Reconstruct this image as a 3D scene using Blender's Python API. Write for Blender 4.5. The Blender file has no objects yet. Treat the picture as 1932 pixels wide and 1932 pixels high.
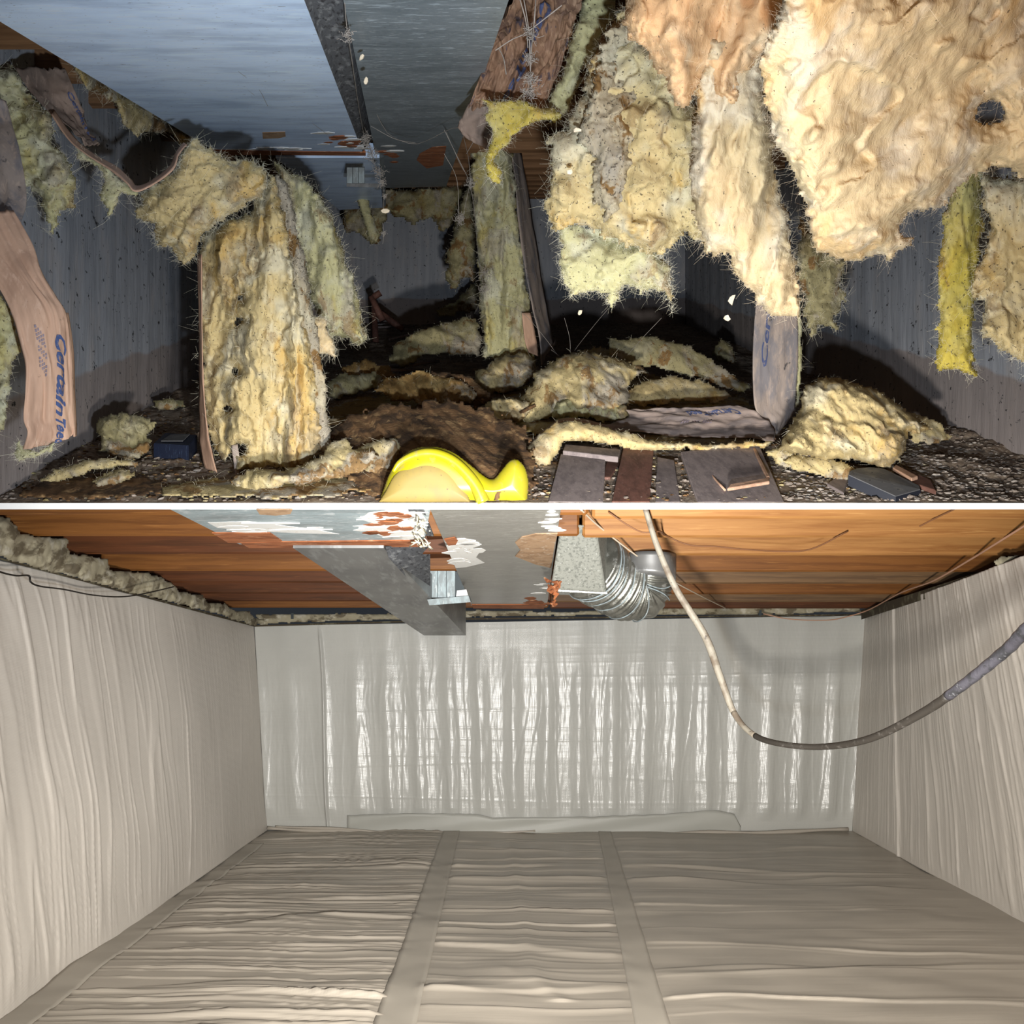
import bpy, bmesh, math, random
import numpy as np
from mathutils import Vector

C = bpy.context.scene.collection
F = 1400.0                      # focal length in pixels of the 1932 frame
# ---------------------------------------------------------------- camera, world, lights, exposure
cam_d = bpy.data.cameras.new('camera'); cam = bpy.data.objects.new('camera', cam_d); C.objects.link(cam)
cam_d.sensor_width = 36.0; cam_d.lens = 36.0 * F / 1932.0; cam_d.clip_start = 0.02; cam_d.clip_end = 60
cam.location = (0, 0, 0); cam.rotation_euler = (math.pi / 2, 0, 0)
bpy.context.scene.camera = cam
w = bpy.data.worlds.new('world'); bpy.context.scene.world = w; w.use_nodes = True
w.node_tree.nodes['Background'].inputs[0].default_value = (0.75, 0.85, 1.0, 1)
w.node_tree.nodes['Background'].inputs[1].default_value = 0.03
vs = bpy.context.scene.view_settings
vs.view_transform = 'Standard'; vs.look = 'None'; vs.gamma = 1.0; vs.exposure = 0.0; vs.use_curve_mapping = False

def spot(name, loc, target, energy, color, size, blend, radius):
    l = bpy.data.lights.new(name, 'SPOT'); o = bpy.data.objects.new(name, l); C.objects.link(o)
    l.energy = energy; l.color = color; l.spot_size = math.radians(size); l.spot_blend = blend; l.shadow_soft_size = radius
    o.location = loc; o.rotation_euler = (Vector(target) - Vector(loc)).to_track_quat('-Z', 'Y').to_euler()
    return o
# hand-held work lamps beside the camera: cool one into the upper crawl space, neutral one into the lower
spot('lamp_upper', (0.05, 0.30, -0.22), (-0.15, 4.0, 1.0), 225, (0.82, 0.91, 1.0), 118, 1.0, 0.025)
spot('lamp_warm', (0.55, 0.1, 0.10), (0.80, 1.75, 1.15), 22, (1.0, 0.56, 0.28), 72, 1.0, 0.05)
spot('lamp_fill', (0.10, -0.10, 0.30), (0.0, 4.0, 0.9), 22, (1.0, 0.62, 0.32), 120, 1.0, 0.15)
spot('lamp_lower', (0.12, 0.45, -0.40), (0.35, 5.0, -1.75), 520, (1.0, 0.95, 0.87), 124, 0.9, 0.04)

# ---------------------------------------------------------------- geometry of the two spaces
SU, HU = (966 - 484) / F, 0.731       # upper space: rise of its floor per metre, camera height over that floor
SL, HL = (1305 - 966) / F, 0.947      # lower space: fall of its floor per metre, camera height over that floor
YF = 2.2                              # front edge of the deck between the two spaces
def at(px, py, d):
    px = np.asarray(px, float); py = np.asarray(py, float); d = np.asarray(d, float)
    return np.stack(np.broadcast_arrays((px - 966) / F * d, d + 0 * px, (966 - py) / F * d), -1)
def dU(py, h=HU): return h * F / (py - 484.0)          # depth of an upper point h below eye plane (negative h: above)
def dL(py, h=HL): return h * F / (py - 1305.0)

# ---------------------------------------------------------------- numpy noise
_r = np.random.RandomState(7)
_P = np.concatenate([_r.permutation(256)] * 3)
_G = _r.normal(size=(256, 3)); _G /= np.linalg.norm(_G, axis=1)[:, None]
def gn(x, y, z=0.0, seed=0):
    x, y, z = np.broadcast_arrays(np.asarray(x, float), np.asarray(y, float), np.asarray(z, float) + seed * 17.37)
    xi = np.floor(x).astype(int); yi = np.floor(y).astype(int); zi = np.floor(z).astype(int)
    xf, yf, zf = x - xi, y - yi, z - zi
    u, v, t = [a * a * a * (a * (a * 6 - 15) + 10) for a in (xf, yf, zf)]
    out = 0
    for i in (0, 1):
        for j in (0, 1):
            for k in (0, 1):
                g = _G[_P[_P[_P[(xi + i) & 255] + ((yi + j) & 255)] + ((zi + k) & 255)]]
                d = g[..., 0] * (xf - i) + g[..., 1] * (yf - j) + g[..., 2] * (zf - k)
                out = out + d * (u if i else 1 - u) * (v if j else 1 - v) * (t if k else 1 - t)
    return out * 1.6
def fbm(x, y, z=0.0, seed=0, o=4):
    s = 0; a = 1.0; f = 1.0; n = 0
    for i in range(o):
        s = s + a * gn(x * f, y * f, np.asarray(z) * f, seed + i); n += a; a *= .5; f *= 2.03
    return s / n * 1.3
def billow(x, y, z=0.0, seed=0, o=3):
    s = 0; a = 1.0; f = 1.0; n = 0
    for i in range(o):
        s = s + a * np.abs(gn(x * f, y * f, np.asarray(z) * f, seed + i)); n += a; a *= .5; f *= 2.1
    return s / n

# ---------------------------------------------------------------- object helpers
WLOC = {}
def empty(name, loc, label=None, cat=None, group=None, kind=None):
    o = bpy.data.objects.new(name, None); C.objects.link(o); o.location = loc; o.empty_display_size = .05
    WLOC[o] = np.array(loc, float)
    return tag(o, label, cat, group, kind)
def tag(o, label=None, cat=None, group=None, kind=None):
    if label: o['label'] = label
    if cat: o['category'] = cat
    if group: o['group'] = group
    if kind: o['kind'] = kind
    return o
def mesh(name, V, Fc, mat, parent=None, smooth=True, loc=None, mats=None, midx=None):
    V = np.asarray(V, float).reshape(-1, 3)
    if parent is not None: base = WLOC[parent]
    else:
        base = np.array(loc, float) if loc is not None else np.array([(V[:, 0].min() + V[:, 0].max()) / 2, (V[:, 1].min() + V[:, 1].max()) / 2, V[:, 2].min()])
    me = bpy.data.meshes.new(name); me.from_pydata((V - base).tolist(), [], [tuple(f) for f in Fc]); me.update()
    if smooth: me.polygons.foreach_set('use_smooth', [True] * len(me.polygons))
    for m in (mats or [mat]): me.materials.append(m)
    if midx is not None: me.polygons.foreach_set('material_index', midx)
    o = bpy.data.objects.new(name, me); C.objects.link(o)
    if parent is not None: o.parent = parent; o.location = (0, 0, 0)
    else: o.location = base
    WLOC[o] = base
    return o
class MB:
    def __init__(s): s.v = []; s.f = []
    def add(s, V, Fc):
        n = len(s.v); s.v += [tuple(p) for p in V]; s.f += [tuple(i + n for i in f) for f in Fc]; return s
    def box8(s, p):   # 8 corners: bottom ring 0-3, top ring 4-7
        return s.add(p, [(3, 2, 1, 0), (4, 5, 6, 7), (0, 1, 5, 4), (1, 2, 6, 5), (2, 3, 7, 6), (3, 0, 4, 7)])
    def box(s, x0, x1, y0, y1, z0, z1):
        return s.box8([(x0, y0, z0), (x1, y0, z0), (x1, y1, z0), (x0, y1, z0), (x0, y0, z1), (x1, y0, z1), (x1, y1, z1), (x0, y1, z1)])
    def tube(s, pts, r, n=8, caps=True):
        P = np.asarray(pts, float); m = len(P); r = np.broadcast_to(np.asarray(r, float), (m,))
        T = np.gradient(P, axis=0); T /= np.linalg.norm(T, axis=1)[:, None] + 1e-9
        up = np.array([0, 0, 1.0]) if abs(T[0][2]) < .9 else np.array([1.0, 0, 0])
        V = []
        a = np.cross(T[0], up); a /= np.linalg.norm(a)
        for i in range(m):
            a = a - T[i] * a.dot(T[i]); a /= np.linalg.norm(a) + 1e-9
            b = np.cross(T[i], a)
            for k in range(n):
                q = 2 * math.pi * k / n
                V.append(P[i] + r[i] * (math.cos(q) * a + math.sin(q) * b))
        Fc = [(i * n + k, i * n + (k + 1) % n, (i + 1) * n + (k + 1) % n, (i + 1) * n + k) for i in range(m - 1) for k in range(n)]
        if caps: Fc += [tuple(range(n))[::-1], tuple((m - 1) * n + k for k in range(n))]
        return s.add(V, Fc)
    def build(s, name, mat, parent=None, smooth=False, loc=None): return mesh(name, s.v, s.f, mat, parent, smooth, loc)
def spline(pts, n):
    P = np.asarray(pts, float); m = len(P)
    if m < 3:
        t = np.linspace(0, 1, n)[:, None]; return P[0] * (1 - t) + P[-1] * t
    Q = np.vstack([2 * P[0] - P[1], P, 2 * P[-1] - P[-2]])
    out = []
    for u in np.linspace(0, m - 1 - 1e-6, n):
        i = int(u); t = u - i; a, b, c, d = Q[i], Q[i + 1], Q[i + 2], Q[i + 3]
        out.append(.5 * ((2 * b) + (-a + c) * t + (2 * a - 5 * b + 4 * c - d) * t * t + (-a + 3 * b - 3 * c + d) * t ** 3))
    return np.array(out)
def gridfaces(n, m, off=0, flip=False):
    i = np.arange(n - 1)[:, None] * m + np.arange(m - 1)[None]; i = i.ravel() + off
    f = np.stack([i, i + 1, i + m + 1, i + m], 1)
    return (f[:, ::-1] if flip else f).tolist()
def normals(G):
    du = np.gradient(G, axis=0); dv = np.gradient(G, axis=1); N = np.cross(du, dv)
    return N / (np.linalg.norm(N, axis=2)[..., None] + 1e-12)
def slab(G, th):          # closed sheet of thickness th behind the surface grid G
    n, m = G.shape[:2]; N = normals(G); B = G - N * (th if np.isscalar(th) else th[..., None])
    V = np.concatenate([G.reshape(-1, 3), B.reshape(-1, 3)]); k = n * m
    Fc = gridfaces(n, m) + gridfaces(n, m, k, True)
    for i in range(n - 1): Fc += [(i * m, (i + 1) * m, (i + 1) * m + k, i * m + k), (i * m + m - 1, i * m + m - 1 + k, (i + 1) * m + m - 1 + k, (i + 1) * m + m - 1)]
    for j in range(m - 1): Fc += [(j, j + k, j + 1 + k, j + 1), ((n - 1) * m + j, (n - 1) * m + j + 1, (n - 1) * m + j + 1 + k, (n - 1) * m + j + k)]
    return V, Fc

# ---------------------------------------------------------------- materials
def nodes(name):
    m = bpy.data.materials.new(name); m.use_nodes = True; nt = m.node_tree
    b = nt.nodes['Principled BSDF']; return m, nt, b
def link(nt, a, b): nt.links.new(a, b)
def coord(nt, sc=(1, 1, 1), rot=(0, 0, 0), geo=False):
    mp = nt.nodes.new('ShaderNodeMapping'); mp.inputs['Scale'].default_value = sc; mp.inputs['Rotation'].default_value = rot
    if geo: g = nt.nodes.new('ShaderNodeNewGeometry'); link(nt, g.outputs['Position'], mp.inputs[0])
    else: g = nt.nodes.new('ShaderNodeTexCoord'); link(nt, g.outputs['Object'], mp.inputs[0])
    return mp.outputs[0]
def noise_n(nt, vec, scale, detail=4, rough=.55, dist=0.0):
    n = nt.nodes.new('ShaderNodeTexNoise'); n.inputs['Scale'].default_value = scale; n.inputs['Detail'].default_value = detail
    n.inputs['Roughness'].default_value = rough; n.inputs['Distortion'].default_value = dist; link(nt, vec, n.inputs['Vector']); return n.outputs['Fac']
def ramp(nt, fac, lo, hi, a=0.0, b=1.0):
    r = nt.nodes.new('ShaderNodeMapRange'); r.inputs[1].default_value = lo; r.inputs[2].default_value = hi
    r.inputs[3].default_value = a; r.inputs[4].default_value = b; r.interpolation_type = 'SMOOTHSTEP'; link(nt, fac, r.inputs[0]); return r.outputs[0]
def mix(nt, fac, a, b):
    x = nt.nodes.new('ShaderNodeMix'); x.data_type = 'RGBA'
    if isinstance(fac, float): x.inputs[0].default_value = fac
    else: link(nt, fac, x.inputs[0])
    for s, c in ((x.inputs[6], a), (x.inputs[7], b)):
        if isinstance(c, tuple): s.default_value = c + (1,)
        else: link(nt, c, s)
    return x.outputs[2]
def bump(nt, b, h, strength, dist=.002, prev=None):
    n = nt.nodes.new('ShaderNodeBump'); n.inputs['Strength'].default_value = strength; n.inputs['Distance'].default_value = dist
    link(nt, h, n.inputs['Height'])
    if prev is not None: link(nt, prev, n.inputs['Normal'])
    link(nt, n.outputs[0], b.inputs['Normal']); return n.outputs[0]
def layered(name, base, layers, rough=.8, bumps=(), spec=.3, metal=0.0, sss=0.0, geo=False, sheen=0):
    """layers: (color, scale, lo, hi, stretch, detail[, amount])"""
    m, nt, b = nodes(name); col = base
    for L in layers:
        c, sc, lo, hi, st, det = L[:6]; amt = L[6] if len(L) > 6 else 1.0
        f = ramp(nt, noise_n(nt, coord(nt, st, geo=geo), sc, det, .6, .2), lo, hi, 0, amt); col = mix(nt, f, col, c)
    if isinstance(col, tuple): b.inputs['Base Color'].default_value = col + (1,)
    else: link(nt, col, b.inputs['Base Color'])
    b.inputs['Roughness'].default_value = rough; b.inputs['Specular IOR Level'].default_value = spec; b.inputs['Metallic'].default_value = metal
    if sss:
        b.inputs['Subsurface Weight'].default_value = sss; b.inputs['Subsurface Radius'].default_value = (1, .8, .5); b.inputs['Subsurface Scale'].default_value = .02
    prev = None
    for (sc, st, strg, dist) in bumps:
        prev = bump(nt, b, noise_n(nt, coord(nt, st, geo=geo), sc, 5, .65), strg, dist, prev)
    return m
U = (1, 1, 1)
def wool(name, base, pale, deep, dirt=.5, dust=.5, speck=.60):
    k = .60; base, pale, deep = [tuple(c * q for c, q in zip(v, (k, k * .97, k * .90))) for v in (base, pale, deep)]
    return layered(name, base, [
        (pale, 5, .45, .60, U, 3), (deep, 4, .50, .60, (1.3, 1, .7), 4, .9),
        ((.27, .24, .19), 5, .58 - .09 * dust, .66 - .07 * dust, (1.2, 1.2, .6), 7, min(1, .8 * dust + .1)),
        ((.17, .10, .04), 9, .62 - .07 * dirt, .67 - .06 * dirt, (1.2, 1.2, .8), 6, min(1, .8 * dirt + .1)),
        ((.05, .04, .03), 120, speck + .03, speck + .07, U, 2, .8)],
        rough=1.0, spec=.03, sss=0.2, bumps=[(35, (1, 1, .5), .45, .010), (170, (1, 1, .5), .5, .002)])
M = {}
M['wool'] = wool('glass_wool_cream', (.76, .62, .34), (.80, .73, .54), (.74, .52, .20))
M['wool_clean'] = wool('glass_wool_clean', (.86, .68, .42), (.88, .77, .60), (.86, .59, .29), dirt=.15, dust=.15, speck=.66)
M['wool_peach'] = wool('glass_wool_peach', (1.0, .66, .38), (1.0, .80, .56), (1.0, .50, .22), dirt=.3, dust=.12, speck=.66)
M['wool_dirty'] = wool('glass_wool_dirty', (.62, .52, .29), (.66, .60, .45), (.57, .42, .17), dirt=1.0, dust=1.1, speck=.59)
M['wool_dusty'] = wool('glass_wool_grey_dusty', (.56, .49, .36), (.62, .58, .46), (.42, .33, .22), dirt=1.3, dust=1.4, speck=.57)
M['wool_green'] = wool('glass_wool_greenish', (.62, .60, .36), (.70, .70, .55), (.62, .54, .22), dirt=.6, dust=.7)
M['wool_yellow'] = wool('glass_wool_bright_yellow', (.68, .56, .12), (.70, .62, .26), (.66, .44, .06), dirt=.6, dust=.5)
M['wool_old_shaded'] = wool('glass_wool_shaded_old', (.42, .38, .22), (.50, .47, .33), (.36, .28, .12), dirt=1.1, dust=1.0, speck=.59)  # old dirty wool; dimness of the shaded parts is put into its colour
M['fibre'] = layered('loose_fibre', (.82, .77, .60), [], rough=1, spec=.05)
M['fibre_peach'] = layered('loose_fibre_warm', (.86, .72, .52), [], rough=1, spec=.05)
M['kraft'] = layered('kraft_paper', (.46, .29, .20), [((.36, .22, .15), 12, .45, .65, (1, 1, .4), 4), ((.55, .37, .27), 25, .55, .7, (3, 3, .5), 4, .7), ((.12, .08, .06), 40, .68, .74, U, 4, .7)], rough=.75, bumps=[(50, (2, 2, .4), .35, .003)])
M['kraft_dark'] = layered('kraft_paper_dusty', (.20, .145, .115), [((.12, .09, .075), 12, .45, .65, (1, 1, .4), 4), ((.27, .20, .16), 25, .55, .7, (3, 3, .5), 4, .7), ((.03, .025, .02), 30, .64, .72, U, 4, .8)], rough=.8, bumps=[(50, (2, 2, .4), .5, .003)])
M['kraft_brown'] = layered('kraft_paper_brown', (.20, .115, .07), [((.12, .07, .05), 12, .45, .62, (1, 1, .4), 4), ((.30, .19, .12), 20, .52, .66, (3, 3, .5), 4, .8), ((.03, .03, .05), 14, .60, .66, (2, 1, .5), 4, .8)], rough=.75, bumps=[(40, (2, 2, .4), .6, .004)])
M['kraft_floor'] = layered('kraft_paper_on_floor', (.30, .235, .205), [((.20, .165, .155), 10, .45, .62, (1, 3, 1), 5), ((.38, .30, .26), 22, .52, .7, (1, 5, 1), 4, .6)], rough=.8, bumps=[(60, (1, 4, 1), .4, .003)])
M['wool_brown_shade'] = wool('glass_wool_brown_shade', (.40, .25, .10), (.46, .34, .16), (.26, .14, .05), dirt=1.2, dust=.8, speck=.59)  # brown tint of the warm floor shadow, put into the wool colour
M['kraft_grey'] = layered('kraft_paper_mouldy', (.27, .22, .19), [((.17, .155, .16), 10, .45, .62, (1.5, 1.5, .5), 5), ((.40, .31, .25), 22, .52, .7, (3, 3, .5), 4, .6), ((.03, .03, .035), 26, .62, .72, (1, 1, .7), 5, .9)], rough=.8, bumps=[(60, (2, 2, .5), .5, .003)])
M['ink'] = layered('blue_ink', (.045, .07, .17), [((.25, .22, .24), 60, .55, .7, U, 4, .6)], rough=.8)
M['ink_faint'] = layered('blue_ink_faint', (.22, .18, .21), [((.40, .27, .2), 70, .5, .7, U, 4, .8)], rough=.8)
M['ink_dark'] = layered('blue_ink_dark', (.05, .065, .14), [((.2, .16, .15), 60, .55, .7, U, 4, .7)], rough=.8)
def wood(name, a, b_, c, rough=.6, st=(.6, 14, 14), geo=True):
    return layered(name, a, [(b_, 3.2, .40, .66, st, 5), (c, 9, .56, .74, st, 4, .75)], rough=rough, bumps=[(12, st, .25, .003)], geo=geo)
M['joist'] = wood('joist_timber', (.175, .066, .014), (.115, .040, .008), (.25, .105, .027))
M['joist_light'] = wood('joist_timber_light', (.29, .135, .04), (.20, .08, .02), (.37, .195, .065))
M['joist_red'] = wood('joist_timber_red', (.095, .030, .009), (.06, .02, .006), (.14, .05, .016))
M['joist_grey'] = wood('joist_timber_stained', (.15, .085, .04), (.09, .05, .025), (.2, .12, .06))
M['timber_up'] = wood('old_joist', (.20, .105, .05), (.13, .065, .03), (.28, .16, .08))
M['plank'] = wood('dusty_plank', (.20, .165, .16), (.14, .115, .115), (.28, .235, .225), .8, (14, .8, 14))
M['plank_red'] = wood('red_brown_plank', (.13, .06, .045), (.085, .04, .03), (.18, .10, .08), .7, (14, .8, 14))
M['stick'] = wood('bare_wood', (.42, .26, .18), (.30, .18, .12), (.5, .35, .25), .8, (14, .8, 14))
M['white_edge'] = layered('white_painted_edge', (.95, .95, .95), [], rough=.6)
M['white_edge'].node_tree.nodes['Principled BSDF'].inputs['Base Color'].default_value = (.97, .97, .97, 1)
def paint(name, base, pale, dark, white_amt=.5):
    return layered(name, base, [(tuple(min(.8, c * 2.4) for c in pale), 38, .60, .645, (.55, 3.2, 1), 2, white_amt), (dark, 3.0, .42, .68, (1.2, 4, 1), 5, .8), (pale, 9, .50, .70, (1, 7, 1), 6, .75), ((.75, .77, .80), 26, .635, .675, (1, 9, 1), 5, white_amt),
                               ((.06, .06, .06), 50, .66, .70, (1, 3, 1), 4, .8)], rough=.38, spec=.5, bumps=[(40, (1, 7, 1), .25, .002)], geo=True)
M['paint_blue'] = paint('blue_grey_paint', (.60, .76, 1.0), (.68, .84, 1.0), (.40, .52, .72), .25)
M['paint_teal'] = paint('dark_grey_green_paint', (.19, .225, .25), (.24, .28, .31), (.13, .16, .18), .5)
M['paint_low'] = paint('pale_grey_blue_paint', (.27, .33, .35), (.36, .43, .46), (.18, .21, .22), .6)
M['paint_grey'] = paint('warm_grey_paint', (.19, .183, .162), (.225, .22, .2), (.155, .146, .13), .3)
M['side_grey'] = layered('scraped_dark_board', (.085, .09, .10), [((.20, .21, .22), 7, .5, .68, (9, .7, 9), 5), ((.03, .03, .035), 11, .52, .66, (9, .7, 9), 5)], rough=.8, geo=True, bumps=[(14, (9, .7, 9), .5, .004)])
M['bare_hard'] = layered('bare_hardboard', (.33, .115, .045), [((.20, .065, .025), 8, .45, .62, (1, 3, 1), 5), ((.45, .26, .15), 22, .55, .7, (1, 4, 1), 5)], rough=.9, geo=True)
M['bare_tan'] = layered('tan_bare_patch', (.36, .235, .14), [((.26, .16, .09), 20, .45, .62, U, 5), ((.50, .40, .30), 40, .55, .7, U, 5)], rough=.9, geo=True)
M['flake'] = layered('paint_flake', (.66, .66, .64), [((.5, .42, .35), 60, .6, .7, U, 4)], rough=.6)
M['metal'] = layered('galvanised_sheet', (.24, .24, .235), [((.18, .18, .18), 4, .4, .65, (1, .7, 1), 4), ((.36, .37, .37), 10, .5, .7, (3, .6, 1), 4, .7)], rough=.42, spec=.5, metal=.55, geo=True)
M['metal_bright'] = layered('bright_galvanised', (.22, .25, .26), [((.30, .36, .38), 14, .42, .62, (3, 1, 1), 4), ((.42, .46, .47), 20, .58, .68, (3, 1, 1), 4)], rough=.6, spec=.3, metal=.3, geo=True)
M['metal_dark'] = layered('metal_recess', (.05, .06, .065), [], rough=.6, metal=.4)
M['foil'] = layered('crinkled_foil', (.30, .30, .27), [((.18, .18, .16), 10, .4, .6, (1, 1, 1), 5), ((.50, .51, .49), 26, .55, .66, (1, 1, 1), 5)], rough=.33, metal=.8, geo=True, bumps=[(80, (1, 1, 3), .5, .003)])
M['board'] = layered('speckled_duct_board', (.22, .225, .20), [((.13, .135, .12), 90, .48, .64, (1, 1, 1), 4), ((.33, .335, .31), 70, .58, .72, (1, 1, 1), 4), ((.03, .03, .03), 60, .74, .77, U, 3)], rough=.75, geo=True, bumps=[(90, U, .4, .003)])
M['yellow_plastic'] = layered('yellow_plastic', (.33, .30, .006), [((.30, .26, .02), 6, .40, .62, U, 4), ((.28, .22, .08), 30, .56, .68, U, 5, .6), ((.10, .07, .03), 90, .68, .73, U, 3, .9)], rough=.35, spec=.5)
M['yellow_dusty'] = layered('yellow_plastic_dusty', (.24, .175, .045), [((.20, .15, .05), 9, .40, .62, U, 4), ((.10, .07, .03), 90, .66, .71, U, 3, .9)], rough=.6, spec=.4)
M['black_box'] = layered('black_block_side', (.012, .014, .022), [], rough=.5)
M['black_top'] = layered('dusty_dark_top', (.085, .085, .09), [((.15, .145, .135), 14, .5, .7, U, 5), ((.03, .03, .035), 60, .6, .7, U, 4)], rough=.8)
M['navy_box'] = layered('navy_block', (.010, .014, .03), [((.03, .045, .08), 60, .6, .65, (4, 4, .4), 3)], rough=.5)
M['web'] = layered('cobweb', (.30, .27, .24), [], rough=1)
M['crumb'] = layered('pale_crumb', (.75, .64, .48), [], rough=1)
M['cable_white'] = layered('dirty_white_cable', (.20, .18, .145), [((.09, .065, .045), 9, .46, .60, U, 5, .8), ((.06, .05, .04), 60, .62, .7, U, 4)], rough=.6)
M['cable_dark'] = layered('grimy_cable', (.020, .017, .014), [((.05, .045, .04), 22, .55, .7, (3, 3, 3), 5)], rough=.55)
M['cable_grey'] = layered('grey_crinkled_cable', (.045, .043, .052), [((.025, .025, .028), 30, .45, .6, U, 5), ((.12, .12, .13), 60, .62, .70, U, 5)], rough=.45, bumps=[(80, U, .6, .004)])
M['wire_black'] = layered('black_wire', (.012, .010, .008), [], rough=.5)
M['wire_tan'] = layered('tan_wire', (.42, .24, .16), [], rough=.6)
M['wire_pale'] = layered('pale_wire', (.62, .52, .40), [], rough=.6)
M['wire_shadow'] = layered('brown_wire_shadow', (.14, .06, .025), [], rough=.6)  # brown tone for strands that draw wire shadows and stains on the joists
M['foam'] = layered('grey_cream_foam', (.30, .27, .19), [((.44, .41, .33), 14, .50, .66, U, 5), ((.10, .08, .05), 9, .50, .62, (1, 1, 2), 5, .9)], rough=.8, sss=0, bumps=[(50, U, .4, .004)])
M['dark_strip'] = layered('dark_batten', (.05, .038, .022), [((.12, .11, .07), 16, .5, .65, (1, 1, 1), 4)], rough=.8, geo=True)
M['leaf'] = layered('brown_debris', (.13, .07, .03), [((.05, .028, .014), 14, .45, .6, U, 5), ((.24, .15, .07), 22, .53, .66, U, 5)], rough=1, bumps=[(70, U, .7, .006)])
M['stone'] = layered('gravel_stone', (.23, .19, .16), [((.14, .115, .10), 9, .45, .6, U, 4), ((.36, .31, .27), 14, .58, .68, U, 4)], rough=.9, bumps=[(150, U, .3, .002)])
M['stone_pale'] = layered('pale_stone', (.30, .265, .235), [((.3, .27, .24), 30, .45, .6, U, 4)], rough=.9)
M['stone_dark'] = layered('dark_stone', (.17, .135, .11), [((.08, .07, .06), 30, .45, .6, U, 4)], rough=.9)

def ground_mat():
    m, nt, b = nodes('dirt_and_gravel'); g = coord(nt, U, geo=True)
    col = mix(nt, ramp(nt, noise_n(nt, g, 8, 6), .4, .65), (.16, .11, .075), (.30, .23, .17))
    col = mix(nt, ramp(nt, noise_n(nt, g, 60, 5), .5, .65, 0, .8), col, (.38, .32, .25))
    col = mix(nt, ramp(nt, noise_n(nt, g, 25, 5), .60, .68, 0, .6), col, (.06, .045, .035))
    link(nt, col, b.inputs['Base Color']); b.inputs['Roughness'].default_value = 1
    p = bump(nt, b, noise_n(nt, g, 45, 6, .7), .9, .02); return m
M['ground'] = ground_mat()
def concrete_mat():
    m, nt, b = nodes('board_marked_concrete'); g = coord(nt, U, geo=True)
    col = mix(nt, ramp(nt, noise_n(nt, coord(nt, (9, 9, .6), geo=True), 2.5, 6), .38, .66), (.25, .263, .295), (.30, .313, .345))
    col = mix(nt, ramp(nt, noise_n(nt, coord(nt, (3, 3, 1), geo=True), 3, 5), .5, .7, 0, .6), col, (.36, .34, .34))
    # damp brown band along the foot, an uneven line about a quarter metre above the sloping floor
    sx = nt.nodes.new('ShaderNodeSeparateXYZ'); gg = nt.nodes.new('ShaderNodeNewGeometry'); link(nt, gg.outputs['Position'], sx.inputs[0])
    ma = nt.nodes.new('ShaderNodeMath'); ma.operation = 'MULTIPLY_ADD'; link(nt, sx.outputs[1], ma.inputs[0]); ma.inputs[1].default_value = -SU; link(nt, sx.outputs[2], ma.inputs[2])
    n2 = nt.nodes.new('ShaderNodeMath'); n2.operation = 'MULTIPLY_ADD'; link(nt, noise_n(nt, g, 2.2, 3), n2.inputs[0]); n2.inputs[1].default_value = .12; link(nt, ma.outputs[0], n2.inputs[2])
    col = mix(nt, ramp(nt, n2.outputs[0], -HU + .345, -HU + .325, 0, .75), col, (.22, .175, .155))
    col = mix(nt, ramp(nt, noise_n(nt, g, 28, 5, .7), .615, .65), col, (.018, .018, .02))
    link(nt, col, b.inputs['Base Color']); b.inputs['Roughness'].default_value = .85
    p = bump(nt, b, noise_n(nt, coord(nt, (6, 6, .8), geo=True), 6, 6), .4, .01); return m
M['concrete'] = concrete_mat()
def poly_mat(name, base, rough, spec, fine=(60, 60, 60), coat=0.0, gridb=True, bstr=.35):
    m, nt, b = nodes(name)
    col = mix(nt, ramp(nt, noise_n(nt, coord(nt, U, geo=True), 1.3, 4), .35, .7), tuple(c * .93 for c in base), tuple(min(1, c * 1.05) for c in base))
    link(nt, col, b.inputs['Base Color']); b.inputs['Roughness'].default_value = rough; b.inputs['Specular IOR Level'].default_value = spec
    p = bump(nt, b, noise_n(nt, coord(nt, fine, geo=True), 1, 4), bstr, .004)
    if gridb:   # woven reinforcement scrim
        for ax in (0, 2):
            wv = nt.nodes.new('ShaderNodeTexWave'); wv.wave_type = 'BANDS'; wv.bands_direction = 'XYZ'[ax]; wv.wave_profile = 'SIN'
            wv.inputs['Scale'].default_value = 34; link(nt, coord(nt, U, geo=True), wv.inputs['Vector'])
            p = bump(nt, b, wv.outputs['Fac'], .06, .003, p)
    return m
M['liner_wall'] = poly_mat('white_reinforced_liner', (.60, .56, .51), .5, .35, (16, 16, 3))
M['liner_back'] = poly_mat('glossy_reinforced_liner', (.50, .50, .47), .30, .55, (26, 26, 3.5), bstr=.12)
M['liner_floor'] = poly_mat('white_floor_liner', (.415, .375, .32), .42, .4, (2, 22, 22), gridb=False)
M['tape'] = poly_mat('seam_tape', (.43, .395, .34), .5, .3, (20, 20, 20), gridb=False, bstr=.1)
M['tape_back'] = poly_mat('wall_foot_flap', (.42, .42, .385), .45, .35, (20, 20, 20), gridb=False, bstr=.1)

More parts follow.
